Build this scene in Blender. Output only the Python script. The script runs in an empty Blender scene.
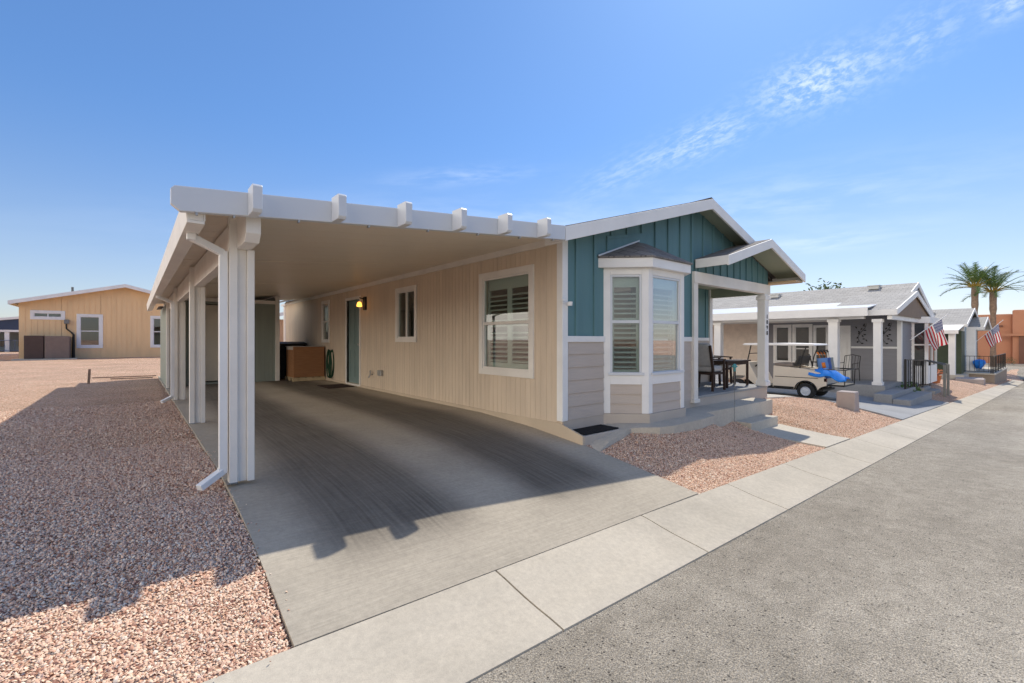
import bpy, bmesh, math, random
import numpy as np
from mathutils import Matrix, Vector
random.seed(7)
R = math.radians
scene = bpy.context.scene
col = scene.collection
PI = math.pi

# ------------------------------------------------------------------ materials
MATS = {}
def nt(name):
    m = bpy.data.materials.new(name); m.use_nodes = True
    t = m.node_tree; b = t.nodes['Principled BSDF']
    MATS[name] = m
    return m, t, b
def N(t, typ, **kw):
    n = t.nodes.new(typ)
    for k, v in kw.items():
        if k in n.inputs: n.inputs[k].default_value = v
        else: setattr(n, k, v)
    return n
def ramp(t, stops, interp='LINEAR'):
    r = t.nodes.new('ShaderNodeValToRGB'); cr = r.color_ramp; cr.interpolation = interp
    while len(cr.elements) < len(stops): cr.elements.new(0.5)
    for e, (p, c) in zip(cr.elements, stops):
        e.position = p; e.color = (c[0], c[1], c[2], 1)
    return r
def mul(c, f): return tuple(min(1, x * f) for x in c)
def simple(name, c, rough=.6, var=.12, scale=4, bump=.15, bscale=60, metal=0, spec=.3, coords='Object', streak=None):
    m, t, b = nt(name)
    tc = N(t, 'ShaderNodeTexCoord')
    mp = N(t, 'ShaderNodeMapping'); t.links.new(tc.outputs[coords], mp.inputs['Vector'])
    if streak: mp.inputs['Scale'].default_value = streak
    n1 = N(t, 'ShaderNodeTexNoise', Scale=scale, Detail=8.0, Roughness=.62)
    t.links.new(mp.outputs[0], n1.inputs['Vector'])
    r = ramp(t, [(.3, mul(c, 1 - var)), (.5, c), (.72, mul(c, 1 + var))])
    t.links.new(n1.outputs['Fac'], r.inputs['Fac'])
    t.links.new(r.outputs['Color'], b.inputs['Base Color'])
    b.inputs['Roughness'].default_value = rough; b.inputs['Metallic'].default_value = metal
    b.inputs['Specular IOR Level'].default_value = spec
    if bump:
        n2 = N(t, 'ShaderNodeTexNoise', Scale=bscale, Detail=6.0)
        t.links.new(tc.outputs[coords], n2.inputs['Vector'])
        bp = N(t, 'ShaderNodeBump', Strength=bump, Distance=.01)
        t.links.new(n2.outputs['Fac'], bp.inputs['Height'])
        t.links.new(bp.outputs[0], b.inputs['Normal'])
    return m

white = simple('white_paint', (.80, .79, .77), .5, .07, 2.2, .12, 90)
cream = simple('cream_paint', (.78, .74, .68), .5, .08, 2.2, .1, 90)
whitemetal = simple('white_metal', (.62, .645, .68), .32, .03, 2, .03, 30)
skirtf = simple('taupe_skirt', (.50, .435, .37), .65, .08, 2, .25, 120)
beige = simple('beige_siding', (.66, .545, .42), .6, .10, 1.6, .3, 130, streak=(3, 3, .5))
skirt = simple('beige_skirt', (.56, .46, .345), .65, .08, 2, .25, 120)
lapm = simple('taupe_lap_siding', (.52, .45, .39), .6, .05, 5, .35, 90, streak=(.6, .6, 6))
teal = simple('teal_siding', (.118, .23, .25), .55, .1, 1.5, .35, 110, streak=(4, 4, .5))
soffit = simple('green_soffit', (.34, .37, .28), .6, .08, 2, .2, 90)
shingle_dark = simple('brown_shingle', (.13, .115, .11), .9, .35, 14, .9, 40, streak=(1, 1, 1))
shutter_m = simple('shutter_white', (.50, .53, .49), .5, .03, 3, 0)
shutter_b = simple('shutter_grey', (.44, .47, .44), .5, .03, 3, 0)
dark = simple('dark_interior', (.02, .02, .02), .9, .1, 3, 0)
interior = simple('room_wall', (.30, .28, .25), .9, .1, 3, 0)
black = simple('black_metal', (.02, .019, .018), .45, .2, 8, .05, 60)
blackplastic = simple('black_plastic', (.018, .02, .024), .5, .3, 8, .1, 60)
rubber = simple('black_rubber', (.03, .03, .03), .85, .3, 20, .5, 200)
cardboard = simple('cardboard', (.33, .16, .075), .85, .12, 5, .1, 60, streak=(1, 1, 6))
palletwood = simple('pale_wood', (.52, .40, .24), .8, .2, 6, .3, 60, streak=(1, 8, 1))
darkwood = simple('dark_wood', (.045, .027, .02), .75, .3, 10, .1, 80)
cushion = simple('cushion_fabric', (.42, .41, .40), .9, .1, 20, .3, 300)
hosegreen = simple('green_hose', (.02, .075, .04), .7, .2, 10, 0)
doorm = simple('blue_green_door', (.19, .26, .25), .5, .05, 3, .1, 60)
shedm = simple('sage_siding', (.27, .30, .26), .6, .08, 1.5, .3, 110, streak=(4, 4, .5))
sheddoor = simple('shed_door_cream', (.60, .55, .46), .5, .05, 2, .1, 60)
tan = simple('tan_siding', (.82, .565, .31), .6, .06, 1.2, .3, 60, streak=(3, 3, .5))
peach = simple('peach_siding', (.56, .36, .22), .6, .06, 1.2, .3, 60, streak=(3, 3, .5))
navy = simple('navy_siding', (.05, .07, .12), .6, .1, 2, .2, 60)
greylap = simple('grey_siding', (.25, .25, .27), .6, .06, 3, .3, 60, streak=(.6, .6, 6))
browngable = simple('brown_gable', (.21, .14, .09), .6, .1, 3, .2, 60)
bluegrey = simple('blue_grey_siding', (.36, .42, .46), .6, .06, 3, .2, 60)
aluminium = simple('brushed_metal', (.45, .44, .42), .4, .15, 9, .05, 60, metal=.7)
greymetal = simple('grey_painted_metal', (.20, .20, .19), .5, .15, 9, .05, 60)
brownac = simple('brown_louvre_metal', (.085, .055, .045), .5, .1, 5, .1, 60)
tanac = simple('tan_louvre_metal', (.21, .155, .13), .5, .1, 5, .1, 60)
cartm = simple('cart_beige', (.66, .58, .47), .3, .03, 3, 0, spec=.6)
bluefab = simple('blue_fabric', (.03, .24, .78), .75, .15, 9, .5, 120)
bluebag = simple('blue_bag', (.12, .24, .50), .6, .15, 9, .3, 80)
orange = simple('orange_fabric', (.7, .2, .03), .7, .15, 9, .2, 80)
skyglass = simple('teal_glass', (.08, .28, .30), .15, .1, 5, 0)
greenleaf = simple('green_leaf', (.055, .12, .025), .6, .4, 5, .2, 40)
palmleaf = simple('palm_leaf', (.11, .18, .055), .5, .45, .8, .1, 40)
palmyellow = simple('palm_frond_base', (.38, .27, .06), .6, .2, 3, .2, 40)
treeleaf = simple('tree_leaf', (.11, .15, .06), .6, .3, 2, .2, 40)
bark = simple('trunk_bark', (.27, .19, .14), .9, .3, 6, .9, 20)
adobe = simple('adobe_stucco', (.50, .235, .14), .85, .08, .8, .5, 60)
adobed = simple('adobe_dark', (.20, .10, .07), .85, .1, .8, .3, 60)
blockm = simple('stucco_block', (.42, .36, .33), .85, .08, 5, .6, 80)
matm = simple('doormat_black', (.012, .013, .015), .95, .3, 60, .9, 300)
matbrown = simple('doormat_brown', (.05, .03, .025), .95, .3, 60, .9, 300)
terracotta = simple('terracotta', (.5, .17, .07), .8, .1, 5, .2, 60)
digitm = simple('number_black', (.02, .02, .03), .5, .05, 5, 0)
ceilm = simple('carport_ceiling', (.80, .71, .58), .38, .03, 1, .0)
vent_m = simple('roof_vent_metal', (.55, .55, .53), .4, .1, 6, .05, 60)

def shingles(name, c, w=.30, h=.14, warp=1.0):
    m, t, b = nt(name)
    tc = N(t, 'ShaderNodeTexCoord'); sp = N(t, 'ShaderNodeSeparateXYZ'); t.links.new(tc.outputs['Object'], sp.inputs[0])
    cb = N(t, 'ShaderNodeCombineXYZ')
    t.links.new(sp.outputs['Y'], cb.inputs['X']); t.links.new(sp.outputs['X'], cb.inputs['Y'])
    br = N(t, 'ShaderNodeTexBrick'); br.offset = .5
    br.inputs['Scale'].default_value = 1; br.inputs['Brick Width'].default_value = w; br.inputs['Row Height'].default_value = h
    br.inputs['Mortar Size'].default_value = .008
    br.inputs['Color1'].default_value = (*mul(c, .86), 1); br.inputs['Color2'].default_value = (*mul(c, 1.12), 1)
    br.inputs['Mortar'].default_value = (*mul(c, .55), 1)
    t.links.new(cb.outputs[0], br.inputs['Vector'])
    n = N(t, 'ShaderNodeTexNoise', Scale=40.0, Detail=5.0)
    t.links.new(tc.outputs['Object'], n.inputs['Vector'])
    mx = N(t, 'ShaderNodeMix', data_type='RGBA', blend_type='MULTIPLY'); mx.inputs[0].default_value = .6
    r = ramp(t, [(.25, (.6, .6, .6)), (.75, (1.25, 1.25, 1.25))])
    t.links.new(n.outputs['Fac'], r.inputs[0]); t.links.new(br.outputs['Color'], mx.inputs[6]); t.links.new(r.outputs[0], mx.inputs[7])
    t.links.new(mx.outputs[2], b.inputs['Base Color']); b.inputs['Roughness'].default_value = .92
    bp = N(t, 'ShaderNodeBump', Strength=.6, Distance=.01); t.links.new(br.outputs['Fac'], bp.inputs['Height']); bp.invert = True
    t.links.new(bp.outputs[0], b.inputs['Normal'])
    return m
shing_light = shingles('grey_shingles', (.40, .385, .36))
shing_main = shingles('brown_grey_shingles', (.20, .185, .175))

def concrete(name, c, tint=None, broom=None):
    m, t, b = nt(name)
    tc = N(t, 'ShaderNodeTexCoord')
    n1 = N(t, 'ShaderNodeTexNoise', Scale=.9, Detail=9.0, Roughness=.65)
    n2 = N(t, 'ShaderNodeTexNoise', Scale=28.0, Detail=8.0, Roughness=.7)
    n4 = N(t, 'ShaderNodeTexNoise', Scale=260.0, Detail=3.0)
    for n in (n1, n2, n4): t.links.new(tc.outputs['Object'], n.inputs['Vector'])
    r = ramp(t, [(.25, mul(c, .80)), (.5, c), (.75, mul(c, 1.12))]); t.links.new(n1.outputs['Fac'], r.inputs[0])
    r2 = ramp(t, [(.3, (.86, .86, .86)), (.7, (1.08, 1.08, 1.07))]); t.links.new(n2.outputs['Fac'], r2.inputs[0])
    mx = N(t, 'ShaderNodeMix', data_type='RGBA', blend_type='MULTIPLY'); mx.inputs[0].default_value = 1
    t.links.new(r.outputs[0], mx.inputs[6]); t.links.new(r2.outputs[0], mx.inputs[7])
    r4 = ramp(t, [(.3, (.88, .88, .88)), (.5, (1, 1, 1)), (.75, (1.08, 1.08, 1.08))]); t.links.new(n4.outputs['Fac'], r4.inputs[0])
    mx4 = N(t, 'ShaderNodeMix', data_type='RGBA', blend_type='MULTIPLY'); mx4.inputs[0].default_value = 1
    t.links.new(mx.outputs[2], mx4.inputs[6]); t.links.new(r4.outputs[0], mx4.inputs[7])
    out = mx4.outputs[2]
    h = n2.outputs['Fac']
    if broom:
        # worn tyre tracks, widened and darkened as painted carport shade: long warped bands along Y
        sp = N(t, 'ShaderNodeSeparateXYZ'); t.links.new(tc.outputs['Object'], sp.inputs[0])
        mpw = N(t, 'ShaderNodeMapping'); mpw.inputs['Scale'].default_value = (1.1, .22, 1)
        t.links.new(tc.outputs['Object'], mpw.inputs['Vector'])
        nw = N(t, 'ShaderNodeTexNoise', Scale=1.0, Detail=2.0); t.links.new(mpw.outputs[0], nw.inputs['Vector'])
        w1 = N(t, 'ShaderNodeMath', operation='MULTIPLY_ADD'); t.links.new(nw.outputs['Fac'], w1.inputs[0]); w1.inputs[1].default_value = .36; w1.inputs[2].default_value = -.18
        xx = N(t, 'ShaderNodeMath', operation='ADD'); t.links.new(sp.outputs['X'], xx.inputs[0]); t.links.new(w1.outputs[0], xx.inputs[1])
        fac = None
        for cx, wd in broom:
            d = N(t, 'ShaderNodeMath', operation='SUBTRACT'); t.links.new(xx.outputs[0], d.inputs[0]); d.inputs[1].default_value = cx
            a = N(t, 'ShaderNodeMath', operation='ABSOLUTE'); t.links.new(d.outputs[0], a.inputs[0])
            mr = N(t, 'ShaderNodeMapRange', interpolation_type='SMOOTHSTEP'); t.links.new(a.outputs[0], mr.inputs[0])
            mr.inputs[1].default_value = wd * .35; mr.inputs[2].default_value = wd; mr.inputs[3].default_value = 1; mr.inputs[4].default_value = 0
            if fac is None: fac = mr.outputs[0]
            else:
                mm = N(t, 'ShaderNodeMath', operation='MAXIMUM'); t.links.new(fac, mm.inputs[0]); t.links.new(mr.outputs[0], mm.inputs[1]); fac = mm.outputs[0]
        # bands fade out near the carport shadow's edge, so the sunlit street end stays pale
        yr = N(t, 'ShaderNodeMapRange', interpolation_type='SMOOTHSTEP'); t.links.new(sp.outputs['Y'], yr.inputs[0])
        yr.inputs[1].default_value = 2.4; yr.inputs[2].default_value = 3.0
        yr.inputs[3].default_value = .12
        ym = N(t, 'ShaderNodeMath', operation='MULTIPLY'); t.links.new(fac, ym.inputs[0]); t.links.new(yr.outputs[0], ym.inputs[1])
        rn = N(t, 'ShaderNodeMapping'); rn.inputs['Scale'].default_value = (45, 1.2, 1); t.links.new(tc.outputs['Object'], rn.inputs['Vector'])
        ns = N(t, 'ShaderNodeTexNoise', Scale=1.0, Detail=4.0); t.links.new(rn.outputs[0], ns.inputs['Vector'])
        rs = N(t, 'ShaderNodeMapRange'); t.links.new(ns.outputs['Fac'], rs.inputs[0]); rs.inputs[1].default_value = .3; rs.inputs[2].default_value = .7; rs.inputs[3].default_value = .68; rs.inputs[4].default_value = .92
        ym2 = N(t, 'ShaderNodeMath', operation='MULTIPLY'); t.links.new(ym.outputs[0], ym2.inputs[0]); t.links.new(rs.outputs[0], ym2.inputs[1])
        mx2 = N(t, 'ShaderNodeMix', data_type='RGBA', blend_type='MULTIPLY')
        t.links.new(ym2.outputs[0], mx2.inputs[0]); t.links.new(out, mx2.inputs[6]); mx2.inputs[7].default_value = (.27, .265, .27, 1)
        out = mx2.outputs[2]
        # broom finish: fine lines across X as relief and tone
        bm_ = N(t, 'ShaderNodeMapping'); bm_.inputs['Scale'].default_value = (3, 90, 1); t.links.new(tc.outputs['Object'], bm_.inputs['Vector'])
        nb = N(t, 'ShaderNodeTexNoise', Scale=1.0, Detail=3.0); t.links.new(bm_.outputs[0], nb.inputs['Vector'])
        rb = ramp(t, [(.35, (.93, .93, .93)), (.65, (1.04, 1.04, 1.04))]); t.links.new(nb.outputs['Fac'], rb.inputs[0])
        mx3 = N(t, 'ShaderNodeMix', data_type='RGBA', blend_type='MULTIPLY'); mx3.inputs[0].default_value = 1
        t.links.new(out, mx3.inputs[6]); t.links.new(rb.outputs[0], mx3.inputs[7]); out = mx3.outputs[2]
        h = nb.outputs['Fac']
    t.links.new(out, b.inputs['Base Color']); b.inputs['Roughness'].default_value = .95; b.inputs['Specular IOR Level'].default_value = .15
    bp = N(t, 'ShaderNodeBump', Strength=.35, Distance=.006); t.links.new(h, bp.inputs['Height']); t.links.new(bp.outputs[0], b.inputs['Normal'])
    return m
conc_drive = concrete('driveway_concrete', (.45, .40, .325), broom=[(1.42, .72), (3.12, .74)])  # dark bands: tyre wear plus carport shade put into the colour
conc_curb = concrete('kerb_concrete', (.53, .475, .39))
conc_walk = concrete('walk_concrete', (.56, .51, .43))
conc_grey = concrete('grey_concrete', (.34, .34, .34))

def asphalt_mat():
    m, t, b = nt('asphalt')
    tc = N(t, 'ShaderNodeTexCoord')
    n1 = N(t, 'ShaderNodeTexNoise', Scale=.45, Detail=9.0, Roughness=.62)
    v = N(t, 'ShaderNodeTexVoronoi', Scale=75.0); v2 = N(t, 'ShaderNodeTexVoronoi', Scale=70.0)
    n2 = N(t, 'ShaderNodeTexNoise', Scale=170.0, Detail=4.0); n3 = N(t, 'ShaderNodeTexNoise', Scale=7.0, Detail=7.0, Roughness=.7)
    for n in (n1, n2, v, v2, n3): t.links.new(tc.outputs['Object'], n.inputs['Vector'])
    r = ramp(t, [(.3, (.27, .24, .198)), (.5, (.335, .30, .25)), (.72, (.40, .362, .305))]); t.links.new(n1.outputs['Fac'], r.inputs[0])
    r3 = ramp(t, [(.3, (.80, .80, .79)), (.7, (1.16, 1.16, 1.16))]); t.links.new(n3.outputs['Fac'], r3.inputs[0])
    mx = N(t, 'ShaderNodeMix', data_type='RGBA', blend_type='MULTIPLY'); mx.inputs[0].default_value = 1
    t.links.new(r.outputs[0], mx.inputs[6]); t.links.new(r3.outputs[0], mx.inputs[7])
    r2 = ramp(t, [(.28, (.35, .35, .34)), (.5, (1, 1, 1)), (.72, (1.9, 1.86, 1.78))]); t.links.new(n2.outputs['Fac'], r2.inputs[0])
    mx2 = N(t, 'ShaderNodeMix', data_type='RGBA', blend_type='MULTIPLY'); mx2.inputs[0].default_value = 1
    t.links.new(mx.outputs[2], mx2.inputs[6]); t.links.new(r2.outputs[0], mx2.inputs[7])
    # pale exposed stones: random voronoi cells
    sp = N(t, 'ShaderNodeSeparateColor'); t.links.new(v2.outputs['Color'], sp.inputs[0])
    gt = N(t, 'ShaderNodeMath', operation='GREATER_THAN'); t.links.new(sp.outputs[0], gt.inputs[0]); gt.inputs[1].default_value = .955
    lt = N(t, 'ShaderNodeMath', operation='LESS_THAN'); t.links.new(v2.outputs['Distance'], lt.inputs[0]); lt.inputs[1].default_value = .35
    an = N(t, 'ShaderNodeMath', operation='MULTIPLY'); t.links.new(gt.outputs[0], an.inputs[0]); t.links.new(lt.outputs[0], an.inputs[1])
    mx3 = N(t, 'ShaderNodeMix', data_type='RGBA'); t.links.new(an.outputs[0], mx3.inputs[0]); t.links.new(mx2.outputs[2], mx3.inputs[6]); mx3.inputs[7].default_value = (.45, .42, .36, 1)
    # dark pits where stones have come out
    gp = N(t, 'ShaderNodeMath', operation='LESS_THAN'); t.links.new(sp.outputs[1], gp.inputs[0]); gp.inputs[1].default_value = .05
    lp = N(t, 'ShaderNodeMath', operation='LESS_THAN'); t.links.new(v2.outputs['Distance'], lp.inputs[0]); lp.inputs[1].default_value = .42
    ap = N(t, 'ShaderNodeMath', operation='MULTIPLY'); t.links.new(gp.outputs[0], ap.inputs[0]); t.links.new(lp.outputs[0], ap.inputs[1])
    # faint darker wheel path and drip patches
    mp_ = N(t, 'ShaderNodeMapping'); mp_.inputs['Scale'].default_value = (.10, .9, 1); t.links.new(tc.outputs['Object'], mp_.inputs['Vector'])
    nl = N(t, 'ShaderNodeTexNoise', Scale=1.0, Detail=4.0); t.links.new(mp_.outputs[0], nl.inputs['Vector'])
    rl = ramp(t, [(.35, (.86, .86, .86)), (.6, (1.05, 1.05, 1.05))]); t.links.new(nl.outputs['Fac'], rl.inputs[0])
    mx5 = N(t, 'ShaderNodeMix', data_type='RGBA'); t.links.new(ap.outputs[0], mx5.inputs[0]); t.links.new(mx3.outputs[2], mx5.inputs[6]); mx5.inputs[7].default_value = (.09, .08, .07, 1)
    mx6 = N(t, 'ShaderNodeMix', data_type='RGBA', blend_type='MULTIPLY'); mx6.inputs[0].default_value = 1; t.links.new(mx5.outputs[2], mx6.inputs[6]); t.links.new(rl.outputs[0], mx6.inputs[7])
    t.links.new(mx6.outputs[2], b.inputs['Base Color']); b.inputs['Roughness'].default_value = .95; b.inputs['Specular IOR Level'].default_value = .15
    ad = N(t, 'ShaderNodeMath', operation='ADD'); t.links.new(v.outputs['Distance'], ad.inputs[0]); t.links.new(n3.outputs['Fac'], ad.inputs[1])
    bp = N(t, 'ShaderNodeBump', Strength=.7, Distance=.012); t.links.new(ad.outputs[0], bp.inputs['Height']); t.links.new(bp.outputs[0], b.inputs['Normal'])
    return m
asphalt = asphalt_mat()

GRAV = [(0, (.32, .15, .105)), (.18, (.64, .38, .27)), (.42, (.86, .58, .415)), (.78, (.90, .68, .505)), (.97, (.92, .79, .64)), (1, (.56, .39, .33))]
def gravel_mat():
    m, t, b = nt('gravel_ground')
    tc = N(t, 'ShaderNodeTexCoord')
    v = N(t, 'ShaderNodeTexVoronoi', Scale=75.0); v.inputs['Randomness'].default_value = 1
    n1 = N(t, 'ShaderNodeTexNoise', Scale=.8, Detail=5.0); n2 = N(t, 'ShaderNodeTexNoise', Scale=14.0, Detail=4.0)
    for n in (v, n1, n2): t.links.new(tc.outputs['Object'], n.inputs['Vector'])
    sp = N(t, 'ShaderNodeSeparateColor'); t.links.new(v.outputs['Color'], sp.inputs[0])
    r = ramp(t, GRAV); t.links.new(sp.outputs[0], r.inputs[0])
    rd = ramp(t, [(0, (1.12, 1.12, 1.12)), (.4, (1, 1, 1)), (.66, (.58, .52, .48))]); t.links.new(v.outputs['Distance'], rd.inputs[0])
    mx = N(t, 'ShaderNodeMix', data_type='RGBA', blend_type='MULTIPLY'); mx.inputs[0].default_value = 1
    t.links.new(r.outputs[0], mx.inputs[6]); t.links.new(rd.outputs[0], mx.inputs[7])
    r1 = ramp(t, [(.3, (.88, .88, .88)), (.7, (1.1, 1.1, 1.1))]); t.links.new(n1.outputs['Fac'], r1.inputs[0])
    mx2 = N(t, 'ShaderNodeMix', data_type='RGBA', blend_type='MULTIPLY'); mx2.inputs[0].default_value = 1
    t.links.new(mx.outputs[2], mx2.inputs[6]); t.links.new(r1.outputs[0], mx2.inputs[7])
    t.links.new(mx2.outputs[2], b.inputs['Base Color']); b.inputs['Roughness'].default_value = 1; b.inputs['Specular IOR Level'].default_value = .05
    bp = N(t, 'ShaderNodeBump', Strength=1.0, Distance=.02); bp.invert = True
    t.links.new(v.outputs['Distance'], bp.inputs['Height']); t.links.new(bp.outputs[0], b.inputs['Normal'])
    return m
gravel = gravel_mat()
def stone_mat():
    m, t, b = nt('gravel_stones')
    g = N(t, 'ShaderNodeAttribute', attribute_name='tone'); r = ramp(t, GRAV); t.links.new(g.outputs['Fac'], r.inputs[0])
    t.links.new(r.outputs[0], b.inputs['Base Color']); b.inputs['Roughness'].default_value = 1; b.inputs['Specular IOR Level'].default_value = .05
    return m
stonem = stone_mat()

def glass_mat(name='window_glass', tint=(.84, .90, .88), refl=1.0, boost=0):
    m, t, b = nt(name)
    o = [n for n in t.nodes if n.type == 'OUTPUT_MATERIAL'][0]; t.nodes.remove(b)
    tr = N(t, 'ShaderNodeBsdfTransparent'); tr.inputs[0].default_value = (*tint, 1)
    gl = N(t, 'ShaderNodeBsdfGlossy'); gl.inputs['Roughness'].default_value = .01; gl.inputs['Color'].default_value = (refl, refl, refl, 1)
    fr0 = N(t, 'ShaderNodeFresnel', IOR=2.15); ge = N(t, 'ShaderNodeNewGeometry'); fr = N(t, 'ShaderNodeMath', operation='MULTIPLY'); iv = N(t, 'ShaderNodeMath', operation='SUBTRACT'); iv.inputs[0].default_value = 1; t.links.new(ge.outputs['Backfacing'], iv.inputs[1]); fb_ = N(t, 'ShaderNodeMath', operation='ADD'); fb_.use_clamp = True; fb_.inputs[1].default_value = boost; t.links.new(fr0.outputs[0], fb_.inputs[0]); t.links.new(fb_.outputs[0], fr.inputs[0]); t.links.new(iv.outputs[0], fr.inputs[1])
    mx = N(t, 'ShaderNodeMixShader'); t.links.new(fr.outputs[0], mx.inputs[0]); t.links.new(tr.outputs[0], mx.inputs[1]); t.links.new(gl.outputs[0], mx.inputs[2])
    t.links.new(mx.outputs[0], o.inputs['Surface'])
    return m
glass = glass_mat()
glass_bay = glass_mat('bay_glass', boost=.22)
glass_side = glass_mat('bay_side_glass', (.80, .86, .84), boost=-.05)
darkglass = simple('dark_window_glass', (.03, .035, .035), .05, .2, 3, 0, spec=.9)
screen = simple('window_screen', (.10, .10, .10), .6, .1, 3, 0)

def emis(name, c, s):
    m, t, b = nt(name); b.inputs['Emission Color'].default_value = (*c, 1); b.inputs['Emission Strength'].default_value = s
    b.inputs['Base Color'].default_value = (.6, .4, .2, 1)
    return m
lampglow = emis('lamp_glow', (1, .42, .06), 2.2)

def flag_mat():
    m, t, b = nt('flag_cloth')
    uv = N(t, 'ShaderNodeUVMap'); sp = N(t, 'ShaderNodeSeparateXYZ'); t.links.new(uv.outputs[0], sp.inputs[0])
    def M(op, a, bb=None, c=None):
        n = N(t, 'ShaderNodeMath', operation=op)
        for i, v in enumerate((a, bb, c)):
            if v is None: continue
            if isinstance(v, (int, float)): n.inputs[i].default_value = v
            else: t.links.new(v, n.inputs[i])
        return n.outputs[0]
    U, V = sp.outputs['X'], sp.outputs['Y']        # U along fly, V from top(0) to bottom(1)
    st = M('LESS_THAN', M('FRACT', M('MULTIPLY', V, 6.5)), .5)
    canton = M('MULTIPLY', M('LESS_THAN', U, .4), M('LESS_THAN', V, 7 / 13))
    def cells(off):
        a = M('SUBTRACT', M('FRACT', M('MULTIPLY_ADD', U, 6 / .4, off)), .5); c = M('SUBTRACT', M('FRACT', M('MULTIPLY_ADD', V, 5 / (7 / 13), off)), .5)
        return M('LESS_THAN', M('ADD', M('MULTIPLY', a, a), M('MULTIPLY', c, c)), .045)
    star = M('MAXIMUM', cells(0), cells(.5))
    a = N(t, 'ShaderNodeMix', data_type='RGBA'); t.links.new(st, a.inputs[0]); a.inputs[6].default_value = (.8, .78, .75, 1); a.inputs[7].default_value = (.50, .02, .03, 1)
    d = N(t, 'ShaderNodeMix', data_type='RGBA'); t.links.new(star, d.inputs[0]); d.inputs[6].default_value = (.02, .03, .16, 1); d.inputs[7].default_value = (.8, .8, .8, 1)
    e = N(t, 'ShaderNodeMix', data_type='RGBA'); t.links.new(canton, e.inputs[0]); t.links.new(a.outputs[2], e.inputs[6]); t.links.new(d.outputs[2], e.inputs[7])
    t.links.new(e.outputs[2], b.inputs['Base Color']); b.inputs['Roughness'].default_value = .8
    tl = N(t, 'ShaderNodeBsdfTranslucent'); t.links.new(e.outputs[2], tl.inputs[0])
    mx = N(t, 'ShaderNodeMixShader'); mx.inputs[0].default_value = .35
    o = [n for n in t.nodes if n.type == 'OUTPUT_MATERIAL'][0]
    t.links.new(b.outputs[0], mx.inputs[1]); t.links.new(tl.outputs[0], mx.inputs[2]); t.links.new(mx.outputs[0], o.inputs['Surface'])
    return m
flagm = flag_mat()

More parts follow.
